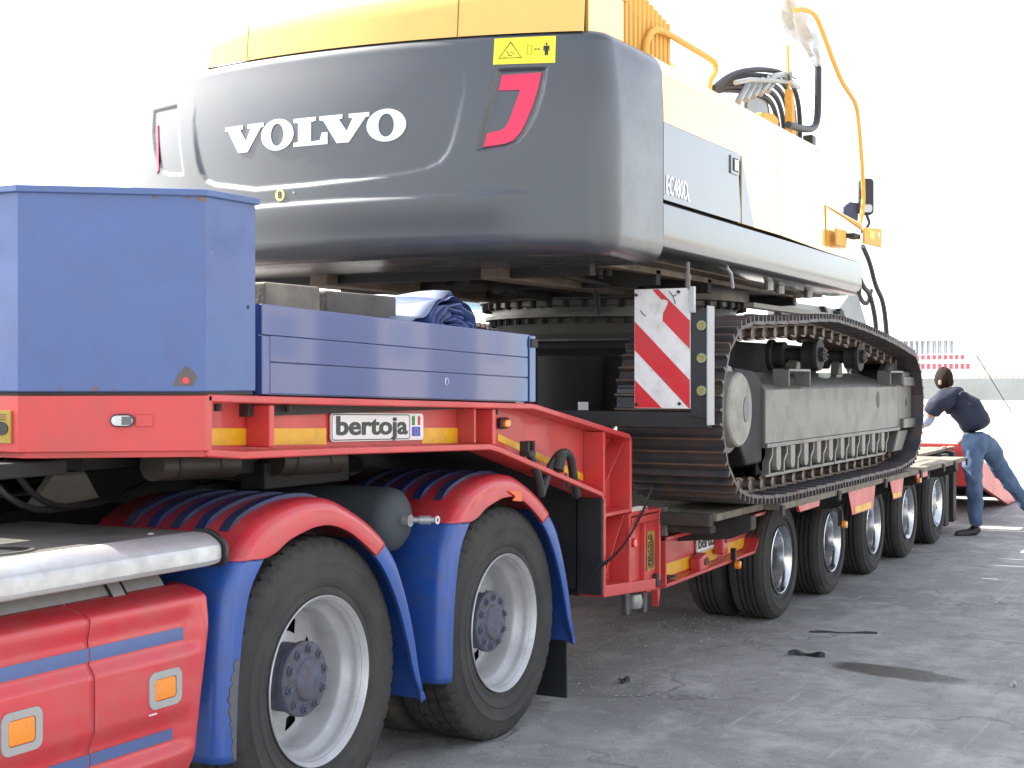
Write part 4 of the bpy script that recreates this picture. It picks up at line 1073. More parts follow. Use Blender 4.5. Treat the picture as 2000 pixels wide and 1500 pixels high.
def slabL(yl, yr):
    w_ = yl - yr; P = lambda a, b: (yl - a * w_, z0 + b * (z1 - z0))
    return [P(0, 1), P(.66, 1), P(.66, .86), P(.52, .84), P(.52, .14), P(.78, .16), P(.84, .42), P(1, .42), P(1, 0), P(0, 0), P(0, .14), P(.14, .16), P(.14, .84), P(0, .86)]
tri_poly(slabL(4.345, 4.140), 'letter', LETTER, CWo, .004, LD)
tri_poly(slabV(4.188, 3.905), 'letter', LETTER, CWo, .004, LD)
letO(3.918, 3.708)
# red hook badge; the far one is cut to a strip for the glare
JRED = [(3.246, 3.030), (3.060, 3.036), (3.076, 2.955), (3.098, 2.88), (3.128, 2.805), (3.152, 2.755), (3.185, 2.718), (3.225, 2.702), (3.328, 2.690), (3.309, 2.755), (3.250, 2.765), (3.225, 2.780), (3.205, 2.815), (3.158, 2.955), (3.258, 2.957)]
tri_poly(JRED, 'red_badge', PINK, CWo, .004, .001)
tri_poly([(5.405, 2.97), (5.392, 2.97), (5.345, 2.72), (5.362, 2.70)], 'red_badge', PINK, CWo, .004, .001)
st = face_poly([(3.281, 3.205), (2.996, 3.206), (2.998, 3.076), (3.284, 3.079)], 0, .002, 'warning_sticker', STICK, CWo, 0)
def line_on(pts, r, parent, name='sticker_print', out=.003):
    MB().tube([onface(y, z, out) for y, z in pts], r, n=5).build(name, INK, parent)
line_on([(3.203, 3.184), (3.258, 3.108), (3.152, 3.107), (3.203, 3.184)], .0022, st)
line_on([(3.222, 3.140), (3.212, 3.130), (3.212, 3.118), (3.196, 3.118)], .0018, st); line_on([(3.205, 3.138), (3.192, 3.132), (3.186, 3.120)], .0014, st); line_on([(3.238, 3.113), (3.225, 3.113)], .001, st)
line_on([(3.126, 3.165), (3.105, 3.165), (3.105, 3.122), (3.126, 3.122), (3.126, 3.165)], .0008, st)
line_on([(3.092, 3.145), (3.070, 3.145)], .0014, st); line_on([(3.088, 3.149), (3.093, 3.145), (3.088, 3.141)], .0014, st); line_on([(3.074, 3.149), (3.069, 3.145), (3.074, 3.141)], .0014, st)
face_poly(ell(3.038, 3.168, .005, .006, 14), .002, .003, 'sticker_print', INK, st, 0, sub=False)
tri_poly([(3.052, 3.160), (3.024, 3.160), (3.024, 3.135), (3.028, 3.135), (3.030, 3.150), (3.030, 3.113), (3.037, 3.113), (3.038, 3.135), (3.039, 3.113), (3.046, 3.113), (3.046, 3.150), (3.048, 3.135), (3.052, 3.135)], 'sticker_print', INK, st, .003, 0)
ei = face_poly(ell(4.421, 2.512, .030, .030, 24), 0, .003, 'round_sticker', mat('pale_yellow', (.72, .70, .30), .5), CWo, 0, sub=False)
t = MB(); text_on(t, '8', .05, onface(4.421, 2.512, .0045), (0, -1, 0), (0, 0, 1)); t.build('sticker_print', INK, ei, smooth=False)
MB().cyl(onface(4.335, 2.52, .004), onface(4.335, 2.52, -.004), .004, n=8).build('small_plug', LETTER, CWo)

# --- yellow engine hood above the counterweight
def hood_seg(y0, y1, nm='rear_hood', taper=0.):
    zb = ZT - .01
    n = 14; rows = []
    for i in range(n + 1):
        y = lerp(y0, y1, i / n); off = .16 + .05
        x = arcx(min(y, 5.2)) + OFF + .06
        top = 3.475 - .045 * ss(4.6, 5.05, y)
        rows.append([(x, y, zb), (x + .010, y, top - .12), (x + .018, y, top - .05), (x + .035, y, top - .02), (x + .08, y, top), (x + .5, y, top + .01), (6.78, y, top + .012)])
    for r in rows[:1]: pass
    rows = [[(p[0] + .02, p[1], p[2]) for p in rows[0]]] + rows + [[(p[0] + .02, p[1], p[2]) for p in rows[-1]]]
    return rows
for a, b in ((2.90, 3.475), (3.482, 4.690), (4.697, 4.95)):
    MB().grid(hood_seg(a, b)).build('rear_hood', YELH, EX, ang=40)
B(6.22, 6.75, 3.0, 4.9, 3.2, 3.44).build('hood_filler', DARK, EX)
# far rounded shoulder of the hood
rows = []
for i in range(9):
    a = radians(90 * i / 8); y = 4.95 + .09 * sin(a); x0 = arcx(4.95) + OFF + .06 + .10 * (1 - cos(a)); top = 3.437
    rows.append([(x0, y, ZT - .01), (x0 + .010, y, top - .12), (x0 + .018, y - .01, top - .05), (x0 + .035, y - .03, top - .02), (x0 + .08, y - .06, top)])
MB().grid(rows).build('hood_shoulder', YELH, EX, ang=60)
# near side of the hood, louvred
B(6.30, 6.72, 2.905, 2.925, 3.20, 3.50).build('hood_side', YEL, EX, bevel=.004)
B(6.72, 7.38, 2.93, 2.95, 3.18, 3.47).build('grille_back', DARK, EX)
for k in range(11):
    x = 6.735 + k * .058
    MB().prism([(x, 2.930), (x + .008, 2.905), (x + .036, 2.905), (x + .042, 2.930)], 'z', 3.20, 3.62 - .012 * k).build('louvre_slat', YELM, EX)
MB().prism([(7.38, 3.18), (8.1, 3.18), (7.95, 3.26), (7.38, 3.42)], 'y', 3.0, 3.03).build('hood_side', YEL, EX, bevel=.004)
B(7.37, 8.9, 2.93, 5.3, 3.05, 3.24).build('deck_top', YEL, EX)
# --- side doors (charcoal below, yellow above, slanted boundary)
def ypanel(z):   # slight tumblehome at top
    return 2.75 + .06 * ss(3.10, 3.23, z) ** 2 + .012 * ss(2.9, 3.2, z)
def sidepoly(poly, name, m, parent=None, th=.02, out=0.):
    """thin panel built in a grid so it can follow the tumblehome: poly given as lower and upper polylines"""
    lo, hi = poly; n = 12; rows = []
    for j in range(n + 1):
        t = j / n; row = []
        for a, b in zip(lo, hi):
            x, z = lerp(a[0], b[0], t), lerp(a[1], b[1], t); row.append((x, ypanel(z) - out, z))
        row = [(row[0][0], row[0][1] + .02, row[0][2])] + row + [(row[-1][0], row[-1][1] + .02, row[-1][2])]
        rows.append(row)
    rows = [[(p[0], p[1] + .02, p[2]) for p in rows[0]]] + rows + [[(p[0], p[1] + .02, p[2]) for p in rows[-1]]]
    return MB().grid(rows).build(name, m, parent or EX, ang=40)
def inner(o): 
    return o
d1g = sidepoly(([(6.865, 2.50), (8.050, 2.492)], [(6.865, 2.888), (8.050, 2.882)]), 'service_door', GREYD, th=.001)
d1y = sidepoly(([(6.865, 2.890), (7.2, 2.888), (7.6, 2.886), (8.050, 2.884)], [(6.865, 3.236), (7.2, 3.226), (7.6, 3.215), (7.95, 3.207)]), 'service_door_top', YEL, th=.001)
d2y = sidepoly(([(8.058, 2.490), (8.057, 2.7), (8.056, 2.884)][:1] + [(8.30, 2.489), (8.80, 2.487)], [(7.958, 3.206), (8.2, 3.198), (8.735, 3.184)]), 'pump_door', YEL, th=.001)
MB().prism([(8.062, 2.492), (8.285, 2.490), (8.058, 2.882)], 'y', 2.7465, 2.749).build('grey_decal', GREYD, d2y)
d3y = sidepoly(([(8.806, 2.487), (9.3, 2.475), (9.84, 2.462)], [(8.741, 3.183), (9.2, 3.172), (9.72, 3.165)]), 'tank_door', YEL, th=.001)
d4y = sidepoly(([(9.848, 2.462), (10.3, 2.458), (10.78, 2.452)], [(9.848, 2.785), (10.3, 2.765), (10.78, 2.745)]), 'front_tool_box', YEL, th=.001)
core = MB(); core.prism([(6.6, 2.42), (9.78, 2.42), (9.78, 2.9), (9.70, 3.10), (6.6, 3.14)], 'y', 2.84, 3.2); core.prism([(9.7, 2.42), (10.74, 2.42), (10.74, 2.70), (9.7, 2.72)], 'y', 2.80, 3.3)
core.build('housing_core', DARK, EX)
B(9.722, 9.742, 2.765, 3.3, 2.75, 3.15).build('tank_front_face', YEL, EX)
# closing sheets behind the thin panels: top deck
MB().prism([(6.87, 3.225), (9.72, 3.155), (9.72, 3.165), (6.87, 3.236)], 'y', 2.822, 3.35).build('walkway', YEL, EX)
B(9.85, 10.78, 2.765, 3.4, 2.735, 2.75).build('tool_box_lid', YEL, EX)
hb = MB(); hb.grid([[(p[0], 2.7525, p[1]) for p in roundrect(7.865, 8.005, 2.758, 2.860, .008)], [(p[0], 2.742, p[1]) for p in roundrect(7.865, 8.005, 2.758, 2.860, .008)], [(p[0], 2.742, p[1]) for p in roundrect(7.885, 7.99, 2.772, 2.848, .006)], [(p[0], 2.76, p[1]) for p in roundrect(7.885, 7.99, 2.772, 2.848, .006)]], closed_v=True)
ho = hb.build('latch_frame', GREYD, d1g, ang=30)
B(7.887, 7.988, 2.746, 2.749, 2.774, 2.846).build('latch_recess', INK, ho)
B(7.925, 7.984, 2.738, 2.746, 2.778, 2.842).build('latch_paddle', LAMPW, ho, bevel=.003)
t = MB(); text_on(t, 'EC480D', .135, (7.045, 2.7475, 2.572), (1, 0, 0), (0, 0, 1), bold=.0015, width=.30); text_on(t, 'L', .06, (7.215, 2.7475, 2.545), (1, 0, 0), (0, 0, 1), bold=.002)
t.build('model_lettering', LETTER, d1g, smooth=False)
# side skirt beam with rolled lower edge
rows = []
prof = [(2.80, 2.478), (2.752, 2.478), (2.750, 2.465), (2.750, 2.33), (2.752, 2.30), (2.76, 2.272), (2.778, 2.252), (2.805, 2.242), (3.0, 2.24)]
for x in (6.863, 8.0, 9.5, 10.80): rows.append([(x, y, z + (-.028 * (x - 6.863) / 3.937)) for y, z in prof])
MB().grid(rows).build('side_skirt', mat('skirt_grey', (.065, .068, .072), .32, coat=.85, noise=.04, cior=1.65, crough=.12), EX, ang=50)
MB().prism([(6.863, 2.452), (10.80, 2.42), (10.80, 2.456), (6.863, 2.492)], 'y', 2.775, 2.80).build('dark_gap_strip', DARK, EX)  # dark strip along the joint between skirt and doors
MB().prism([(2.752, 2.22), (2.752, 2.45), (3.4, 2.45), (3.4, 2.22)], 'x', 10.79, 10.81).build('skirt_end', GREYL, EX)
# --- underside: slanting belly plates, beams, bolts
MB().prism([(6.45, 2.225), (6.9, 2.24), (10.7, 2.20), (10.7, 2.40), (6.45, 2.40)], 'y', 3.02, 5.46).build('platform_floor', BELLY, EX)
for y0, y1, z in ((3.15, 3.22, 2.19), (3.62, 3.74, 2.12), (4.72, 4.84, 2.12), (5.32, 5.42, 2.17)):
    B(6.75, 10.6, y0, y1, z, 2.23).build('platform_beam', BELLY, EX, bevel=.006)
for x in (6.85, 7.75, 8.6, 10.4): B(x, x + .07, 3.15, 5.32, 2.13, 2.22).build('cross_beam', DARK, EX, bevel=.005)
random.seed(11)
for k in range(44):
    x = random.uniform(6.9, 8.7); y = random.choice((3.3, 3.5, 3.9, 4.1, 4.5, 5.0, 5.2)) + random.uniform(-.04, .04)
    MB().cyl((x, y, 2.205), (x, y, 2.165), .022, n=8).build('bolt', DARK, EX)
pp = MB(); pp.cyl((7.2, 3.9, 2.16), (8.5, 4.0, 2.15), .022, n=8); pp.cyl((7.3, 4.15, 2.15), (8.6, 4.25, 2.13), .03, n=8); pp.cyl((7.1, 3.42, 2.15), (8.9, 3.5, 2.12), .016, n=8); pp.cyl((7.6, 4.1, 2.14), (7.85, 4.12, 2.14), .048, n=12); pp.cyl((8.0, 3.65, 2.2), (8.02, 3.63, 1.98), .018, n=8)
pp.build('hydraulic_pipe', DARK, EX)
pi_ = MB(); pi_.tube([(8.0, 2.82, 2.24), (8.03, 2.8, 2.2), (8.06, 2.8, 2.12)], .011, n=8); pi_.build('drain_pipe', PIPE, EX)
for x, y in ((9.2, 2.95), (9.6, 3.0), (10.2, 2.98)): MB().cyl((x, y, 2.24), (x, y, 2.17), .03, n=10).build('drain_plug', PIPE, EX)
# slew ring
sr = MB().lathe([(0, 2.25), (.97, 2.25), (.97, 2.125), (.93, 2.118), (.93, 2.085), (.88, 2.083), (.88, 2.035), (.93, 2.033), (.93, 2.008), (.86, 2.0), (.83, 1.9), (.90, 1.86), (.90, 1.83), (0, 1.83)], (9.69, 4.27, 0), axis='z', n=96).build('slew_ring', GREYL, EX, ang=35)
b0 = MB().cyl((9.69, 3.34, 2.118), (9.69, 3.34, 2.07), .023, n=6); b0 = b0.build('ring_bolt', DARK, sr, origin=(9.69, 4.27, 0))
for k in range(1, 46):
    c = b0.copy(); COL.objects.link(c); c.parent = sr; c.rotation_euler = (0, 0, 2 * pi * k / 46)
b1 = MB().cyl((9.69, 3.39, 2.008), (9.69, 3.39, 1.965), .021, n=6).build('ring_bolt', DARK, sr, origin=(9.69, 4.27, 0))
for k in range(1, 46):
    c = b1.copy(); COL.objects.link(c); c.parent = sr; c.rotation_euler = (0, 0, 2 * pi * k / 46 + .05)
# car body between the tracks
cbm = MB(); cbm.prism([(8.5, 1.35), (10.9, 1.35), (10.9, 1.75), (10.4, 1.86), (9.0, 1.86), (8.5, 1.75)], 'y', 3.55, 4.95)
cbm.box(8.75, 9.25, 3.0, 5.5, 1.30, 1.62); cbm.box(10.1, 10.6, 3.0, 5.5, 1.30, 1.62); cbm.box(8.7, 11.2, 3.20, 5.28, 1.33, 1.845); cbo = cbm.build('car_body', DARKP, EX, bevel=.03, seg=3)
MB().cyl((8.46, 4.02, 1.36), (8.46, 4.02, 1.74), .22, n=32).build('swivel_cover', DARKP, EX)
for y in (3.80, 4.25): B(8.235, 8.24, y, y + .07, 1.40, 1.45).build('small_label', LETTER, EX)
# --- tracks
P_TR = .2165
def track_path():
    pts = []
    for i in range(25): a = radians(lerp(270, 92, i / 24)); pts.append((7.715 + .470 * cos(a), 1.425 + .470 * sin(a)))
    pts += [(8.1, 1.910), (8.6, 1.930), (9.05, 1.958), (9.45, 1.970), (9.8, 1.955), (10.3, 1.925), (10.8, 1.885), (11.3, 1.835), (11.6, 1.795)]
    for i in range(25): a = radians(lerp(82, -90, i / 24)); pts.append((11.68 + .418 * cos(a), 1.373 + .418 * sin(a)))
    pts += [(11.4, .925), (11.1, .915), (10, .915), (9, .915), (8.3, .915), (7.98, .93)]
    return pts
def resample(pts, step=None, n=None):
    P = pts + [pts[0]]; L = [0]
    for a, b in zip(P, P[1:]): L.append(L[-1] + sqrt((a[0] - b[0]) ** 2 + (a[1] - b[1]) ** 2))
    tot = L[-1]; n = n or round(tot / step); out = []
    for k in range(n):
        s_ = tot * k / n
        for i in range(len(P) - 1):
            if L[i] <= s_ <= L[i + 1] + 1e-9:
                t = (s_ - L[i]) / max(1e-9, L[i + 1] - L[i]); out.append((lerp(P[i][0], P[i + 1][0], t), lerp(P[i][1], P[i + 1][1], t))); break
    return out, tot
joints, tot = resample(track_path(), P_TR)
def shoe_mesh():
    h = .0485; hx = P_TR / 2
    # plate with three grousers; local x along the run, z outwards
    pts = [(-hx - .006, .004), (-hx + .012, .010), (-hx + .016, .014)]
    for gx, gh in ((-.082, h), (-.006, h), (.070, h)):
        pts += [(gx - .010, .016), (gx - .005, gh), (gx + .005, gh), (gx + .010, .016)]
    pts += [(hx - .008, .014), (hx + .008, .004), (hx + .008, -.004), (hx - .012, -.006), (-hx + .004, 0), (-hx - .006, -.010)]
    mb = MB(); mb.prism(pts, 'y', -.3, .3)
    n_ = len(pts)
    for i in range(n_):
        a_, b_ = pts[i], pts[(i + 1) % n_]
        if max(a_[1], b_[1]) > .04: mb.mi[2 + i] = 1 if min(a_[1], b_[1]) > .04 else 0
    return mb
TP0 = None; SH0 = None; LK0 = None
n = len(joints)
for side, yc in (('near', 2.872), ('far', 5.60)):
    T = empty('track_frame_anchor', (9.7, yc, .9), None, None) if False else EX
    for k in range(n):
        a = joints[k]; b = joints[(k + 1) % n]; mx, mz = (a[0] + b[0]) / 2, (a[1] + b[1]) / 2; ang = atan2(b[1] - a[1], b[0] - a[0])
        # path runs clockwise when seen from -Y (near end up, then towards +x): outward normal is left of travel
        M = Matrix.Translation((mx, yc, mz)) @ Matrix.Rotation(-ang, 4, 'Y')
        if SH0 is None:
            SH0 = shoe_mesh().build('track_shoe', [SHOE, SHOED], EX, smooth=False, origin=(0, 0, 0)); SH0.matrix_local = Matrix.Translation(-WL[EX]) @ M
            lk = MB()
            for s_ in (-1, 1):
                lk.prism([(-.115, -.03), (-.095, -.085), (-.03, -.098), (.03, -.098), (.06, -.075), (.115, -.075), (.125, -.04), (.10, -.008), (-.09, -.004)], 'y', s_ * .095 - .018, s_ * .095 + .018)
            lk.cyl((-.10, -.15, -.055), (-.10, .15, -.055), .030, n=14)
            LK0 = lk.build('track_link', LINKM, EX, origin=(0, 0, 0), ang=35); LK0.matrix_local = Matrix.Translation(-WL[EX]) @ M
        else:
            copy_of(SH0, EX, M); copy_of(LK0, EX, M)
# --- track frames
def track_frame(parent, sgn=1, yo=2.66):
    """near side frame: outer face at yo"""
    Y = lambda d: yo + d
    fr = MB()
    prof = [(Y(0), 1.21), (Y(0), 1.530), (Y(.018), 1.552), (Y(.30), 1.635), (Y(.42), 1.60), (Y(.42), 1.21)]
    fr.prism(prof, 'x', 8.235, 11.60)
    f = fr.build('track_frame', GREYL, parent, bevel=.008, seg=2)
    MB().prism([(Y(-.012), 1.188), (Y(.42), 1.188), (Y(.42), 1.212), (Y(-.012), 1.212)], 'x', 8.235, 11.60).build('frame_flange', GREYL, f, bevel=.004)
    # dark mount plate round the travel motor
    MB().prism([(7.95, 1.10), (8.24, 1.10), (8.24, 1.58), (8.10, 1.64), (7.75, 1.66), (7.75, 1.30)], 'y', Y(.02), Y(.40)).build('motor_bracket', DARKP, f, bevel=.02)
    # travel motor cover
    cx, cz = 7.70, 1.425
    MB().lathe([(.25, .25), (.25, .07), (.243, .045), (.225, .035), (.213, .03), (.205, -.02), (.195, -.03), (.0, -.034)], (cx, Y(.0), cz), n=64).build('drive_cover', mat('cover_grey', (.30, .28, .25), .5, noise=.04, dirt=((.17, .16, .14), .25, 8)), f, ang=35)
    MB().lathe([(.19, .20), (.34, .20), (.36, .24), (.36, .28), (.19, .28)], (cx, Y(.0), cz), n=48, fn=lambda t, r, h: r - (.035 if (r > .3 and (t * 23 / (2 * pi)) % 1 < .5) else 0)).build('sprocket', LINKM, f)
    # embossed oval sign on cover
    o_ = [(cx + .085 + .045 * cos(2 * pi * k / 24), cz - .0 + .072 * sin(2 * pi * k / 24)) for k in range(24)]
    bad = MB().prism(o_, 'y', Y(-.037), Y(-.033)).build('cover_badge', mat('badge_grey', (.15, .15, .15), .5), f)
    for k in range(4): MB().prism([(cx + .055 + k * .013, cz - .052), (cx + .060 + k * .013, cz - .052), (cx + .078 + k * .013, cz + .01), (cx + .073 + k * .013, cz + .01)], 'y', Y(-.039), Y(-.037)).build('badge_bar', BEZ, bad) if False else None
    # carrier rollers
    for x in (9.56, 10.62):
        r = MB(); r.cyl((x, Y(.02), 1.755), (x, Y(.40), 1.755), .048, n=20)
        r.lathe([(.05, .05), (.105, .05), (.105, .075), (.088, .08), (.088, .16), (.05, .17)], (x, yo, 1.755), n=32); r.lathe([(.05, .28), (.088, .29), (.088, .36), (.105, .37), (.105, .40), (.05, .40)], (x, yo, 1.755), n=32)
        r = r.build('carrier_roller', DARK, f, ang=35)
        for k in range(6): a = 2 * pi * k / 6; MB().cyl((x + .03 * cos(a), Y(.022), 1.755 + .03 * sin(a)), (x + .03 * cos(a), Y(.008), 1.755 + .03 * sin(a)), .008, n=6).build('roller_bolt', LINKM, f)
        MB().prism([(x - .06, 1.62), (x + .06, 1.62), (x + .04, 1.72), (x - .04, 1.72)], 'y', Y(.20), Y(.26)).build('roller_stand', GREYL, f, bevel=.006)
    # step brackets
    for x0, x1 in ((8.52, 8.98), (11.10, 11.52)):
        s_ = MB(); s_.box(x0, x0 + .018, Y(-.055), Y(.05), 1.545, 1.655); s_.box(x1 - .018, x1, Y(-.055), Y(.05), 1.545, 1.655); s_.box(x0, x1, Y(-.055), Y(-.01), 1.637, 1.655)
        s_.build('step', GREYL, f, bevel=.008)
    # oval hole
    MB().prism([(10.93 + .045 * cos(2 * pi * k / 24), 1.435 + .062 * sin(2 * pi * k / 24)) for k in range(24)], 'y', Y(-.002), Y(.004)).build('frame_hole', INK, f)
    # idler yoke block
    yk = MB(); yk.prism([(11.605, 1.19), (12.06, 1.20), (12.06, 1.60), (11.98, 1.655), (11.605, 1.655)], 'y', Y(.0), Y(.40)); yk = yk.build('idler_yoke', GREYL, f, bevel=.02, seg=3)
    for z in (1.20, 1.535): B(11.66, 12.12, Y(-.028), Y(.02), z, z + .075).build('yoke_rib', GREYL, yk, bevel=.008)
    MB().prism([(11.86 + .03 * cos(2 * pi * k / 18), 1.405 + .03 * sin(2 * pi * k / 18)) for k in range(18)], 'y', Y(-.002), Y(.004)).build('yoke_hole', INK, yk)
    MB().prism([(11.44, 1.02), (11.72, 1.02), (11.96, 1.185), (11.60, 1.185)], 'y', Y(.0), Y(.36)).build('yoke_foot', GREYL, f, bevel=.015)
    MB().lathe([(0, .06), (.34, .06), (.36, .08), (.36, .13), (.31, .14), (.31, .28), (.36, .29), (.36, .34), (.34, .36), (0, .36)], (11.68, yo, 1.373), n=48).build('idler', DARK, f)
    # track guard: lower bar, slanting ribs, roller end caps
    for x0, x1 in ((8.29, 9.78), (9.80, 11.23)): B(x0, x1, Y(.015), Y(.05), 1.012, 1.034).build('guard_bar', GREYL, f, bevel=.005)
    g_ = 11
    for k in range(g_):
        x = 8.30 + k * (2.88 / (g_ - 1)); s_ = .030
        pts = [(x, 1.030), (x + .026, 1.030), (x + .030, 1.095), (x + .085, 1.135), (x + .088, 1.19), (x + .066, 1.19), (x + .062, 1.145), (x + .006, 1.105)]
        MB().prism(pts, 'y', Y(.0), Y(.045)).build('guard_rib', GREYL, f, bevel=.003)
        if k < g_ - 1:
            xc = x + .175
            cp = [(xc - .045, 1.19), (xc + .045, 1.19), (xc + .045, 1.13)] + [(xc + .045 * cos(radians(a)), 1.105 - .025 - .0 + .045 * sin(radians(a)) * .8) for a in (-10, -50, -90, -130, -170)] + [(xc - .045, 1.13)]
            MB().prism(cp, 'y', Y(-.006), Y(.03)).build('roller_cap', mat('cap_grey', (.25, .23, .20), .5, noise=.06) if k == 0 and 'cap_grey' not in MATS else MATS['cap_grey'], f, bevel=.004)
    B(8.25, 11.2, Y(.06), Y(.07), 1.03, 1.19).build('guard_back', DARKP, f)
    for k in range(9):
        x = 8.36 + k * .345
        MB().lathe([(0, .06), (.085, .06), (.085, .09), (.07, .10), (.07, .30), (.085, .31), (.085, .34), (0, .34)], (x, yo, 1.055 + .075), n=24).build('bottom_roller', DARK, f)
    return f
tf = track_frame(EX)
# far frame: a simple body and rollers, plus an upright box added to block the sky
ff = MB(); ff.box(8.3, 11.0, 5.30, 5.38, 1.25, 1.90); ff.prism([(5.40, 1.21), (5.82, 1.21), (5.82, 1.54), (5.60, 1.64), (5.40, 1.6)], 'x', 8.2, 11.6); ffo = ff.build('track_frame', GREYL, EX, bevel=.02)
MB().lathe([(.0, -.2), (.36, -.2), (.36, .2), (0, .2)], (7.70, 5.6, 1.425), n=40).build('sprocket', DARK, ffo)
MB().lathe([(.0, -.15), (.36, -.15), (.36, .15), (0, .15)], (11.68, 5.6, 1.373), n=40).build('idler', DARK, ffo)
B(7.55, 11.5, 3.08, 3.10, .96, 1.30).build('gap_blocker', DARKP, tf)  # dark plate added to close off the bright gap inside the track
# --- things on top of the upper structure
hr = MB(); hr.tube([(6.93, 2.88, 3.22), (6.95, 2.88, 3.32), (7.03, 2.88, 3.40), (7.16, 2.88, 3.43), (7.48, 2.88, 3.425), (7.90, 2.88, 3.42), (7.99, 2.88, 3.41), (7.99, 2.88, 3.36), (7.89, 2.88, 3.30), (7.87, 2.88, 3.20)], .018, n=10, sub=2); hr.build('handrail', YELM, EX)
hl = MB(); hl.tube([(9.94, 3.0, 4.165), (10.12, 3.0, 4.215), (10.40, 3.0, 4.250), (10.55, 3.0, 4.21), (11.10, 3.0, 3.905), (11.42, 3.0, 3.832), (11.60, 3.0, 3.79), (11.68, 3.0, 3.66), (11.82, 3.0, 3.25), (11.84, 3.0, 2.95), (11.6, 3.0, 2.75)], .018, n=10, sub=2); hl.build('long_grab_rail', YELM, EX)
# mirror on stalk
mr = MB(); mr.prism(roundrect(0, .165, 2.925, 3.235, .045), 'x', 0, .05) if False else None
mm = MB(); 
pts = roundrect(-.16, .16, 2.905, 3.245, .06)
u = Vector((cos(radians(5)), sin(radians(5)), 0)); 
ux = Vector((sin(TH), -cos(TH), 0)); fx_ = Vector((cos(TH), sin(TH), 0)); c0 = Vector((12.02, 3.02, 0))
def obl(mb, pts, c0, ax, dp, z0=0, d0=0, d1=.05):
    n_ = len(pts); v = [c0 + ax * p[0] + dp * d0 + Vector((0, 0, p[1])) for p in pts] + [c0 + ax * p[0] + dp * d1 + Vector((0, 0, p[1])) for p in pts]
    mb.add(v, [tuple(range(n_)), tuple(range(2 * n_ - 1, n_ - 1, -1))] + [(i, i + n_, (i + 1) % n_ + n_, (i + 1) % n_) for i in range(n_)]); return mb
mpts = roundrect(-.062, .062, 2.945, 3.248, .035)
mo = obl(MB(), mpts, c0, ux, fx_, d0=0, d1=.06).build('rear_view_mirror', PLAST, EX, bevel=.012, seg=3)
obl(MB(), roundrect(-.050, .050, 2.975, 3.20, .02), c0, ux, fx_, d0=-.004, d1=.0).build('mirror_back', GLASSM, mo) if False else None
obl(MB(), roundrect(-.045, .045, 2.965, 3.03, .02), c0, ux, fx_, d0=-.006, d1=.0).build('work_lamp', LAMPW, mo, bevel=.008)
MB().tube([c0 + Vector((0, 0, 2.945)), c0 + ux * .03 + Vector((0, 0, 2.86)), c0 - ux * .06 + Vector((0, 0, 2.80)), c0 - ux * .09 + Vector((0, 0, 2.70))], .013, n=8, sub=1).build('mirror_stalk', HOSE, EX)
obl(MB(), [(-.19, 2.90), (-.06, 2.86), (-.05, 3.05), (-.13, 3.06), (-.18, 3.01)], c0, ux, fx_, d0=.05, d1=.18).build('lamp_housing', mat('blue_grey', (.07, .08, .13), .5), EX, bevel=.01)
# yellow bracket plates at the front corner
B(9.88, 10.20, 2.735, 2.748, 2.615, 2.735 - .09).build('bracket_plate', YEL, EX, bevel=.006) if False else None
bp_ = MB().prism([(9.93, 2.515), (10.18, 2.515), (10.20, 2.635), (9.93, 2.630)], 'y', 2.70, 2.715).build('hinge_plate', YELM, EX, bevel=.006)
b2 = MB().prism([(10.30, 2.550), (10.80, 2.560), (10.81, 2.700), (10.30, 2.665)], 'y', 2.60, 2.62).build('hinge_plate', YELM, EX, bevel=.008)
B(10.17, 10.33, 2.64, 2.70, 2.585, 2.615).build('hinge_pin', DARK, EX)
B(10.43, 10.56, 2.597, 2.5995, 2.60, 2.655).build('small_sticker', STICK, b2)
MB().cyl((10.70, 2.596, 2.645), (10.70, 2.602, 2.645), .018, n=14).build('plate_hole', LETTER, b2)
MB().prism([(9.85, 2.775), (10.78, 2.735), (10.78, 2.70), (10.4, 2.735)], 'y', 2.742, 2.748).build('edge_strip', YELM, EX)
MB().tube([(10.05, 2.9, 2.79), (10.02, 2.9, 2.85), (10.0, 2.9, 2.90)], .011, n=8).build('antenna', DARK, EX)
# boom foot with hoses, yellow post, black stay with wrapped mirror
MB().cyl((10.95, 3.60, 3.59), (10.95, 3.80, 3.59), .31, n=56).build('boom_foot', mat('pale_steel', (.36, .40, .44), .45, noise=.05), EX, bevel=.015)
MB().lathe([(.285, -.002), (.295, -.009), (.305, -.002)], (10.95, 3.60, 3.59), n=56).build('foot_ring', GREYL, EX)
hz = MB()
for k in range(5):
    d = .045 * k; e_ = .03 * k
    hz.tube([(9.66 + d, 3.5 + e_, 3.62), (10.06 + d, 3.5 + e_, 3.80 - d * .4), (10.65 + d, 3.48 + e_, 3.94 - d * .8), (11.25 - d * .4, 3.46 + e_, 4.01 - d * 1.1), (11.68 - d, 3.5 + e_, 3.91 - d), (11.92 - d, 3.55 + e_, 3.68 - d), (12.02 - d, 3.6 + e_, 3.40)], .021, n=8, sub=2)
hz.build('hydraulic_hose', HOSE, EX)
pb = MB()
for k in range(5): pb.cyl((9.95 + .17 * k, 3.42, 3.56 + .05 * k), (10.30 + .17 * k, 3.46, 3.76 + .045 * k), .024, n=10)
pb.tube([(9.84, 3.4, 3.68), (10.17, 3.4, 3.76), (10.77, 3.4, 3.86), (11.2, 3.42, 3.93), (11.5, 3.44, 3.94)], .018, n=8); pb.tube([(10.5, 3.42, 3.74), (10.9, 3.42, 3.96), (11.3, 3.42, 3.92)], .022, n=8, sub=1)
pb.build('hydraulic_pipe', PIPE, EX)
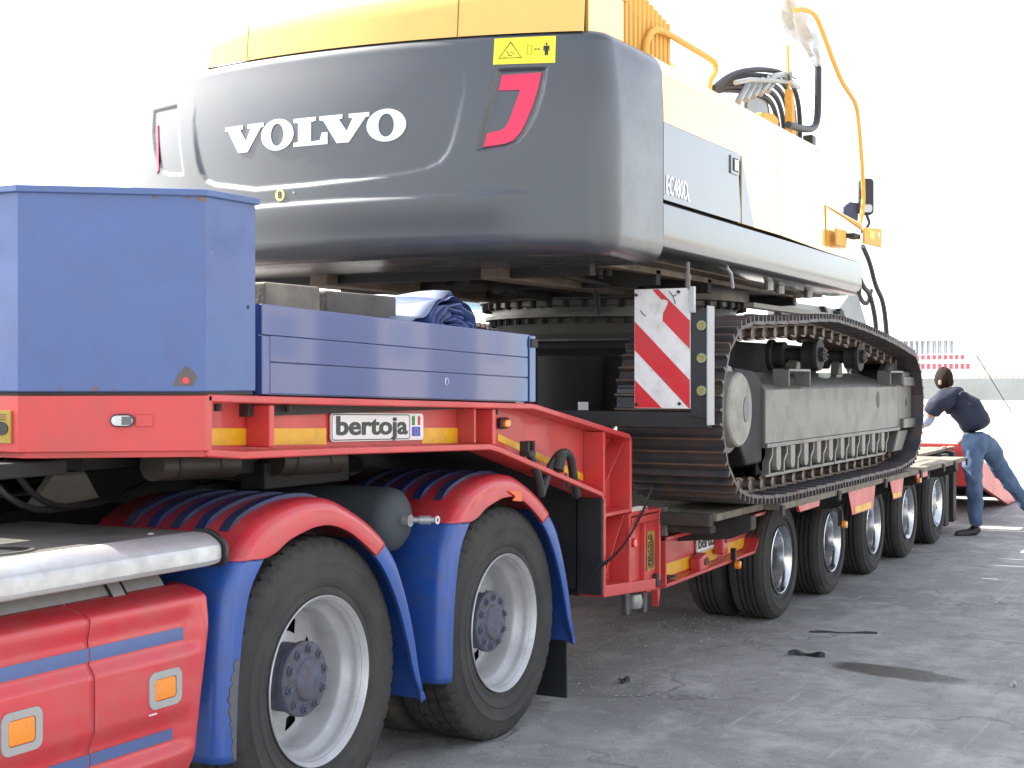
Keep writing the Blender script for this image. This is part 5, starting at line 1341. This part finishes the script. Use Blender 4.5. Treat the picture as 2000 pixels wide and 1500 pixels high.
yp = MB(); yp.prism([(11.14, 3.30), (11.26, 3.30), (11.24, 3.55), (11.17, 3.82), (11.12, 3.86)], 'y', 3.38, 3.44); yp.cyl((11.14, 3.41, 3.80), (11.10, 3.41, 4.20), .014, n=8); yp.build('lamp_post', YELM, EX, bevel=.004)
MB().cyl((11.10, 3.38, 3.96), (11.10, 3.44, 3.96), .035, n=12).cyl((11.10, 3.40, 3.96), (11.26, 3.39, 3.965), .007, n=6).build('post_clamp', GREYL, EX)
MB().prism([(10.55, 3.30), (10.92, 3.30), (10.92, 3.60), (10.80, 3.62), (10.55, 3.59)], 'y', 3.42, 3.50).build('valve_cover', YELM, EX, bevel=.02)
MB().tube([(10.50, 3.22, 3.47), (10.85, 3.2, 3.485), (11.14, 3.2, 3.54), (11.22, 3.2, 3.66), (11.22, 3.2, 4.03)], .028, n=10, sub=2).build('mirror_stay', PLAST, EX)
rows = []
for i in range(16):
    t = i / 15; c = Vector((lerp(10.35, 11.24, t), 3.2, lerp(4.42, 4.04, t))); row = []
    for k in range(14):
        a = 2 * pi * k / 14; r = (.07 * sin(pi * min(1, t * .9 + .08)) + .012) * (1 + .35 * sin(3 * a + 6 * t) + .2 * sin(5 * a + 13 * t))
        row.append(c + Vector((.4 * r * cos(a), r * sin(a), r * cos(a))))
    rows.append(row)
MB().grid(rows, closed_v=True).build('wrapped_mirror', PLASTIC_WRAP, EX, ang=40)
B(11.0, 11.10, 3.18, 3.26, 3.33, 3.47).build('stay_base', PLAST, EX, bevel=.01)
# front hoses hanging at the nose and front frame plates
fh = MB()
fh.tube([(12.60, 3.2, 2.74), (12.85, 3.2, 2.62), (13.05, 3.2, 2.42), (13.35, 3.2, 2.30), (13.48, 3.2, 2.0), (13.48, 3.2, 1.85)], .022, n=8, sub=2)
fh.tube([(12.60, 3.25, 2.55), (12.80, 3.25, 2.40), (13.05, 3.25, 2.36), (13.25, 3.25, 2.15), (13.30, 3.25, 1.95)], .022, n=8, sub=2)
fh.tube([(12.75, 3.3, 2.45), (12.9, 3.3, 2.30), (13.15, 3.3, 2.25), (13.3, 3.3, 2.40)], .02, n=8, sub=2)
fh.build('hydraulic_hose', HOSE, EX)
MB().prism([(10.6, 2.18), (12.2, 2.18), (12.75, 2.40), (13.3, 1.95), (12.8, 1.93), (10.6, 1.98)], 'y', 3.3, 3.36).build('boom_bracket', mat('front_steel', (.30, .31, .32), .5, noise=.08), EX, bevel=.006)
MB().prism([(12.35, 2.62), (12.75, 2.52), (13.35, 1.98), (12.3, 2.02)], 'y', 3.9, 3.96).build('boom_bracket', MATS['front_steel'], EX, bevel=.006)
for x in (11.85, 12.35): MB().prism([(x - .25, 2.18), (x - .19, 2.18), (x + .18, 1.94), (x + .12, 1.94)], 'y', 3.26, 3.30).build('bracket_rib', DARK, EX)
B(12.02, 12.14, 3.24, 3.30, 1.95, 2.16).build('dark_block', DARK, EX)
for z in (2.06, 1.985): B(9.2, 11.3, 3.05, 3.12, z, z + .035).build('guide_rail', mat('pale_rail', (.34, .31, .27), .5, noise=.1) if z > 2 else MATS['pale_rail'], EX, bevel=.004)

# ================================================================== PERSON
def person():
    R_ = Vector((sin(TH), -cos(TH), 0)); F_ = Vector((cos(TH), sin(TH), 0)); U = Vector((0, 0, 1))
    D0 = 14.85
    def W(u, v, d=0.):   # image-plane measure turned into a world point at the man's distance
        D = D0 + d; return R_ * ((u - 1000) / 2850 * D) + F_ * D + U * (1.6 - (v - 738) / 2850 * D)
    PE = empty('person', (W(1885, 1045).x, W(1885, 1045).y, 0), 'person in navy T-shirt and blue jeans bending over the trailer deck, back turned', 'person')
    def skin(name, pts, edges, rad, m, parent, sub=2, root=0):
        me = bpy.data.meshes.new(name); o0 = WL[parent]
        me.from_pydata([(Vector(p) - o0)[:] for p in pts], edges, []); me.materials.append(m)
        o = bpy.data.objects.new(name, me); COL.objects.link(o); o.parent = parent; WL[o] = o0
        s_ = o.modifiers.new('skin', 'SKIN')
        for i, r in enumerate(rad):
            q = me.skin_vertices[0].data[i]; q.radius = r if isinstance(r, tuple) else (r, r); q.use_root = (i == root)
        s_.use_smooth_shade = True
        fold = m in (SHIRT, JEAN, SHIRTB)
        if fold: sub = 3
        ss_ = o.modifiers.new('sub', 'SUBSURF'); ss_.levels = sub; ss_.render_levels = sub
        if fold:
            tx_ = bpy.data.textures.new('folds', 'CLOUDS'); tx_.noise_scale = .11; tx_.noise_depth = 1
            dm = o.modifiers.new('folds', 'DISPLACE'); dm.texture = tx_; dm.strength = .045; dm.mid_level = .5; dm.texture_coords = 'LOCAL'
        return o
    hipL, hipR = W(1897, 852, -.06), W(1925, 850, .08)
    hip = W(1911, 842, 0)
    # body: torso, neck, head, arms (continuous)
    P_ = [W(1911, 838), W(1898, 812, .05), W(1880, 790, .12), W(1862, 774, .16), W(1852, 764, .18), W(1846, 750, .2), W(1841, 738, .2), W(1838, 727, .2),
          W(1836, 783, -.02), W(1821, 802, .0), W(1812, 818, .10), W(1806, 832, .22),      # left arm (near)
          W(1872, 792, .26), W(1888, 822, .34), W(1884, 856, .36), W(1870, 868, .36),            # right arm reaching down to the deck
          ]
    E_ = [(0, 1), (1, 2), (2, 3), (3, 4), (4, 5), (5, 6), (6, 7), (3, 8), (8, 9), (9, 10), (10, 11), (2, 12), (12, 13), (13, 14), (14, 15)]
    rd = [.11, .115, .12, .11, .065, .062, .085, .07, .075, .055, .045, .035, .06, .052, .042, .034]
    body = skin('body', P_, E_, rd, SKIN, PE)
    # T-shirt over torso and upper arms
    Q = [W(1912, 842), W(1905, 826, .02), W(1898, 812, .05), W(1880, 790, .12), W(1862, 775, .16), W(1853, 767, .17), W(1836, 784, -.02), W(1822, 803, .0), W(1818, 809, .03), W(1872, 790, .26), W(1886, 812, .33), W(1888, 820, .34)]
    EQ = [(0, 1), (1, 2), (2, 3), (3, 4), (4, 5), (4, 6), (6, 7), (7, 8), (3, 9), (9, 10), (10, 11)]
    skin('t_shirt', Q, EQ, [.150, .158, .168, .178, .150, .085, .105, .085, .080, .10, .075, .07], SHIRT, PE)
    skin('sleeve', [W(1819, 808, .03), W(1812, 819, .1), W(1808, 828, .18)], [(0, 1), (1, 2)], [.078, .062, .052], SHIRTB, PE)
    # jeans
    J = [W(1911, 852), W(1911, 840), W(1899, 872, -.08), W(1903, 935, -.10), W(1905, 985, -.06), W(1906, 1030, -.02), W(1928, 868, .10), W(1955, 918, .14), W(1990, 968, .12), W(2040, 1022, .10)]
    EJ = [(0, 1), (0, 2), (2, 3), (3, 4), (4, 5), (0, 6), (6, 7), (7, 8), (8, 9)]
    skin('jeans', J, EJ, [.150, .140, .118, .092, .078, .080, .118, .092, .072, .065], JEAN, PE)
    skin('shoe', [W(1907, 1026, 0), W(1906, 1036, 0), W(1895, 1041, -.03), W(1876, 1043, -.06), W(1864, 1044, -.08)], [(0, 1), (1, 2), (2, 3), (3, 4)], [.06, .062, .05, .045, .032], BOOT, PE)
    skin('shoe', [W(2046, 1020, .1), W(2040, 1030, .1), W(2026, 1034, .06), W(2018, 1034, .04)], [(0, 1), (1, 2), (2, 3)], [.06, .05, .045, .032], BOOT, PE)
    # belt
    # hair: cap over the back of the head, ear and cheek stay bare on the left
    hc = W(1842, 739, .2); mb = MB(); rows = []
    for i in range(15):
        th_ = pi * i / 14; row = []
        for k in range(26):
            ph = 2 * pi * k / 26; d = R_ * (sin(th_) * cos(ph)) * .092 + F_ * (sin(th_) * sin(ph)) * .105 + U * cos(th_) * .118
            low = ss(.0, -1, cos(th_)); 
            row.append(hc + d * (1 + .03 * sin(5 * ph + 3 * th_) + .02 * random.random()) + R_ * .006)
        rows.append(row)
    mb.grid(rows, closed_v=True); h = mb.build('hair', HAIR, PE, ang=70)
    MB().lathe([(0, -.05), (.022, -.04), (.03, 0), (.02, .04), (0, .05)], W(1857, 745, .1)[:], axis='z', n=12).build('hair_bun', HAIR, PE)
    # face parts on the far-left side
    fc = W(1832, 748, .22)
    MB().lathe([(0, -.028), (.014, -.02), (.017, 0), (.012, .02), (0, .028)], W(1836, 747, .10)[:], axis='z', n=10).build('ear', SKIN, PE)
    # hands: palm with five bent fingers flat on the deck
    for nm, base, dr in (('hand', W(1866, 874, .34), (R_ * -1 + F_ * .15).normalized()), ('hand', W(1806, 832, .22), (R_ * -.5 + F_ * .8 - U * .3).normalized())):
        sd2 = dr.cross(U).normalized(); pts = [base, base + dr * .05, base + dr * .085]; ed = [(0, 1), (1, 2)]; rd_ = [.026, .032, .034]
        hnd = skin(nm, pts, ed, [(.03, .02), (.038, .018), (.036, .016)], SKIN, PE)
        for k in range(4):
            o_ = base + dr * .08 + sd2 * ((k - 1.5) * .02); l = (.07, .082, .078, .062)[k]
            skin('finger', [o_, o_ + dr * l * .5 + U * .006, o_ + dr * l - U * .012], [(0, 1), (1, 2)], [.009, .0085, .0075], SKIN, PE, sub=1)
        o_ = base + dr * .03 - sd2 * .03
        skin('thumb', [o_, o_ + (dr * .6 - sd2 * .5).normalized() * .035, o_ + (dr * .9 - sd2 * .35).normalized() * .065], [(0, 1), (1, 2)], [.011, .010, .0085], SKIN, PE, sub=1)
person()

# ================================================================== BACKGROUND
wl = MB()
wd_ = Vector((-.30, 1, 0)).normalized()
def walls():
    # long low concrete wall about a hundred metres off, running across the view
    a = Vector((96, -60, 0)); b = Vector((118, 75, 0)); d = (b - a).normalized(); nrm = Vector((d.y, -d.x, 0)); L_ = (b - a).length; th = .3
    m = MB(); v = [a, b, b + nrm * th, a + nrm * th]
    m.add([p for p in v] + [p + Vector((0, 0, 1.55)) for p in v], [(0, 1, 2, 3), (7, 6, 5, 4), (0, 4, 5, 1), (1, 5, 6, 2), (2, 6, 7, 3), (3, 7, 4, 0)])
    o = m.build('boundary_wall', CONC, None, smooth=False); tag(o, 'low pale concrete wall across the far side of the yard', 'wall')
    return a, d, nrm
wa, wd2, wn = walls()
def far_block():
    # red and white low building with grey upright windows behind the wall
    BE = empty('striped_building', (128, 25, 0), 'distant white building with red bands and grey upright windows behind the wall', 'building')
    d, n_ = wd2, wn
    def at(s_, dep, z): return wa + d * s_ + n_ * dep + Vector((0, 0, z))
    def slab(s0, s1, d0, d1, z0, z1, nm, m):
        v = [at(s_, q, z) for s_ in (s0, s1) for q in (d0, d1) for z in (z0, z1)]
        return MB().add(v, [(0, 1, 3, 2), (4, 6, 7, 5), (0, 4, 5, 1), (2, 3, 7, 6), (0, 2, 6, 4), (1, 5, 7, 3)]).build(nm, m, BE, smooth=False)
    s0, s1 = BS
    slab(s0, s1, 6, 7, 0, 4.5, 'wall', BWALL)
    slab(s0 - 1.2, s0, 6, 7, 0, 3.2, 'low_wing', BWALL)
    slab(s0 - .6, s1, 5.93, 5.99, 3.05, 3.35, 'red_band', BRED); slab(s0 - 1.2, s1, 5.93, 5.99, 2.3, 2.75, 'red_band', BRED)
    s_ = s0 + .15
    while s_ < s1 - .3: slab(s_, s_ + .25, 5.90, 5.99, 3.5, 4.45, 'window', BGLASS); s_ += .42
    slab(s0, s1, 5.8, 7.2, 4.5, 4.6, 'roof', BWALL)
# find where the wall crosses the ray at pixel column u
def wall_s(u, dep=0):
    xr = (u - 1000) / 2850.0; dirv = Vector((xr * sin(TH) + cos(TH), -xr * cos(TH) + sin(TH), 0)); o_ = wa + wn * dep
    # solve t*dirv = o_ + s*wd2
    det = dirv.x * (-wd2.y) - dirv.y * (-wd2.x); s_ = (dirv.x * o_.y - dirv.y * o_.x) / det
    return s_
s_a, s_b = wall_s(1868, 6), wall_s(1700, 6); BS = (min(s_a, s_b), max(s_a, s_b)) if abs(s_a) < 1e4 else (60, 80)
far_block()
def railing():
    f = empty('white_railing', (wa + wd2 * wall_s(1890, .15))[:2] + (1.55,), 'white railing of upright bars on top of the far concrete wall', 'railing')
    proto = None; u = 1775
    while u < 2015:
        p = wa + wd2 * wall_s(u, .15) + wn * .15; h = 4.4 if u < 1892 else 2.75
        if h > 3 or proto is None or True:
            MB().box(p.x - .05, p.x + .05, p.y - .055, p.y + .055, 1.55, h).build('railing_bar', FENW, f)
        u += 11
    for z, u0, u1 in ((2.05, 1775, 2015), (2.7, 1775, 2015), (4.4, 1775, 1890)):
        p, q = wa + wd2 * wall_s(u0, .15) + wn * .15, wa + wd2 * wall_s(u1, .15) + wn * .15
        MB().cyl((p.x, p.y, z), (q.x, q.y, z), .06, n=6).build('rail', FENW, f)
railing()
# added building, unseen behind the photographer, for the glossy blue boards to mirror
wh = empty('reflection_building', (30, -18, 0), 'long tan building with dark gates added out of view behind the photographer for reflections', 'reflection_building')
B(-12, 75, -30, -18, 0, 5.2).build('wall', mat('tan_render', (.42, .36, .28), .8, noise=.1, nscale=.3), wh, smooth=False)
B(-12.4, 75.4, -30.4, -17.6, 5.2, 5.45).build('roof', BEZ, wh)
for k in range(14):
    x = -9 + k * 6.1; B(x, x + 3.1, -18.05, -17.96, 0, 3.6).build('gate', PALEBLUE if k % 3 == 0 else DARK, wh)
    B(x + 3.9, x + 5.2, -18.05, -17.97, 2.2, 3.3).build('window', BGLASS, wh)
po = empty('wire_stay', (70, 10.9, 0), 'thin slanting wire stay in front of the far concrete wall', 'wire stay')
MB().cyl((70, 10.9, 0), (66.8, 11.9, 2.6), .02, n=6).build('guy_wire', DARK, po)
# machine glimpsed under the counterweight, beyond the trailer
xr = (955 - 1000) / 2850.0; dv = Vector((xr * sin(TH) + cos(TH), -xr * cos(TH) + sin(TH), 0)); c_ = dv * 24
mc = empty('mobile_crane', (c_.x, c_.y, 0), 'pale blue machine with orange mast parked beyond the trailer', 'machine')
X, Y = c_.x, c_.y
B(X - 1.2, X + 1.6, Y - .2, Y + 1.8, .6, 1.7).build('body', PALEBLUE, mc, bevel=.05)
cab_ = MB(); 
for dx_, dy_ in ((-1.0, 0), (-1.0, 1.2), (.3, 0), (.3, 1.2)): cab_.box(X + dx_, X + dx_ + .09, Y + dy_, Y + dy_ + .09, 1.7, 2.75)
cab_.box(X - 1.05, X + .44, Y - .05, Y + 1.34, 2.75, 2.87); cab_.build('cab_frame', PALEBLUE, mc, bevel=.01)
MB().cyl((X + .3, Y - .2, 1.6), (X - .1, Y - .2, 2.9), .05, n=8).build('strut', PALEBLUE, mc)
B(X + .25, X + .40, Y - .95, Y - .80, 0.3, 2.6).build('mast', mat('orange_paint', (.75, .30, .03), .4), mc)
for dx_ in (-.7, 1.1): MB().lathe([(0, 0), (.25, 0), (.45, .02), (.5, .08), (.5, .28), (.45, .34), (0, .35)], (X + dx_, Y - .45, .5), n=28).build('wheel', RUB, mc)
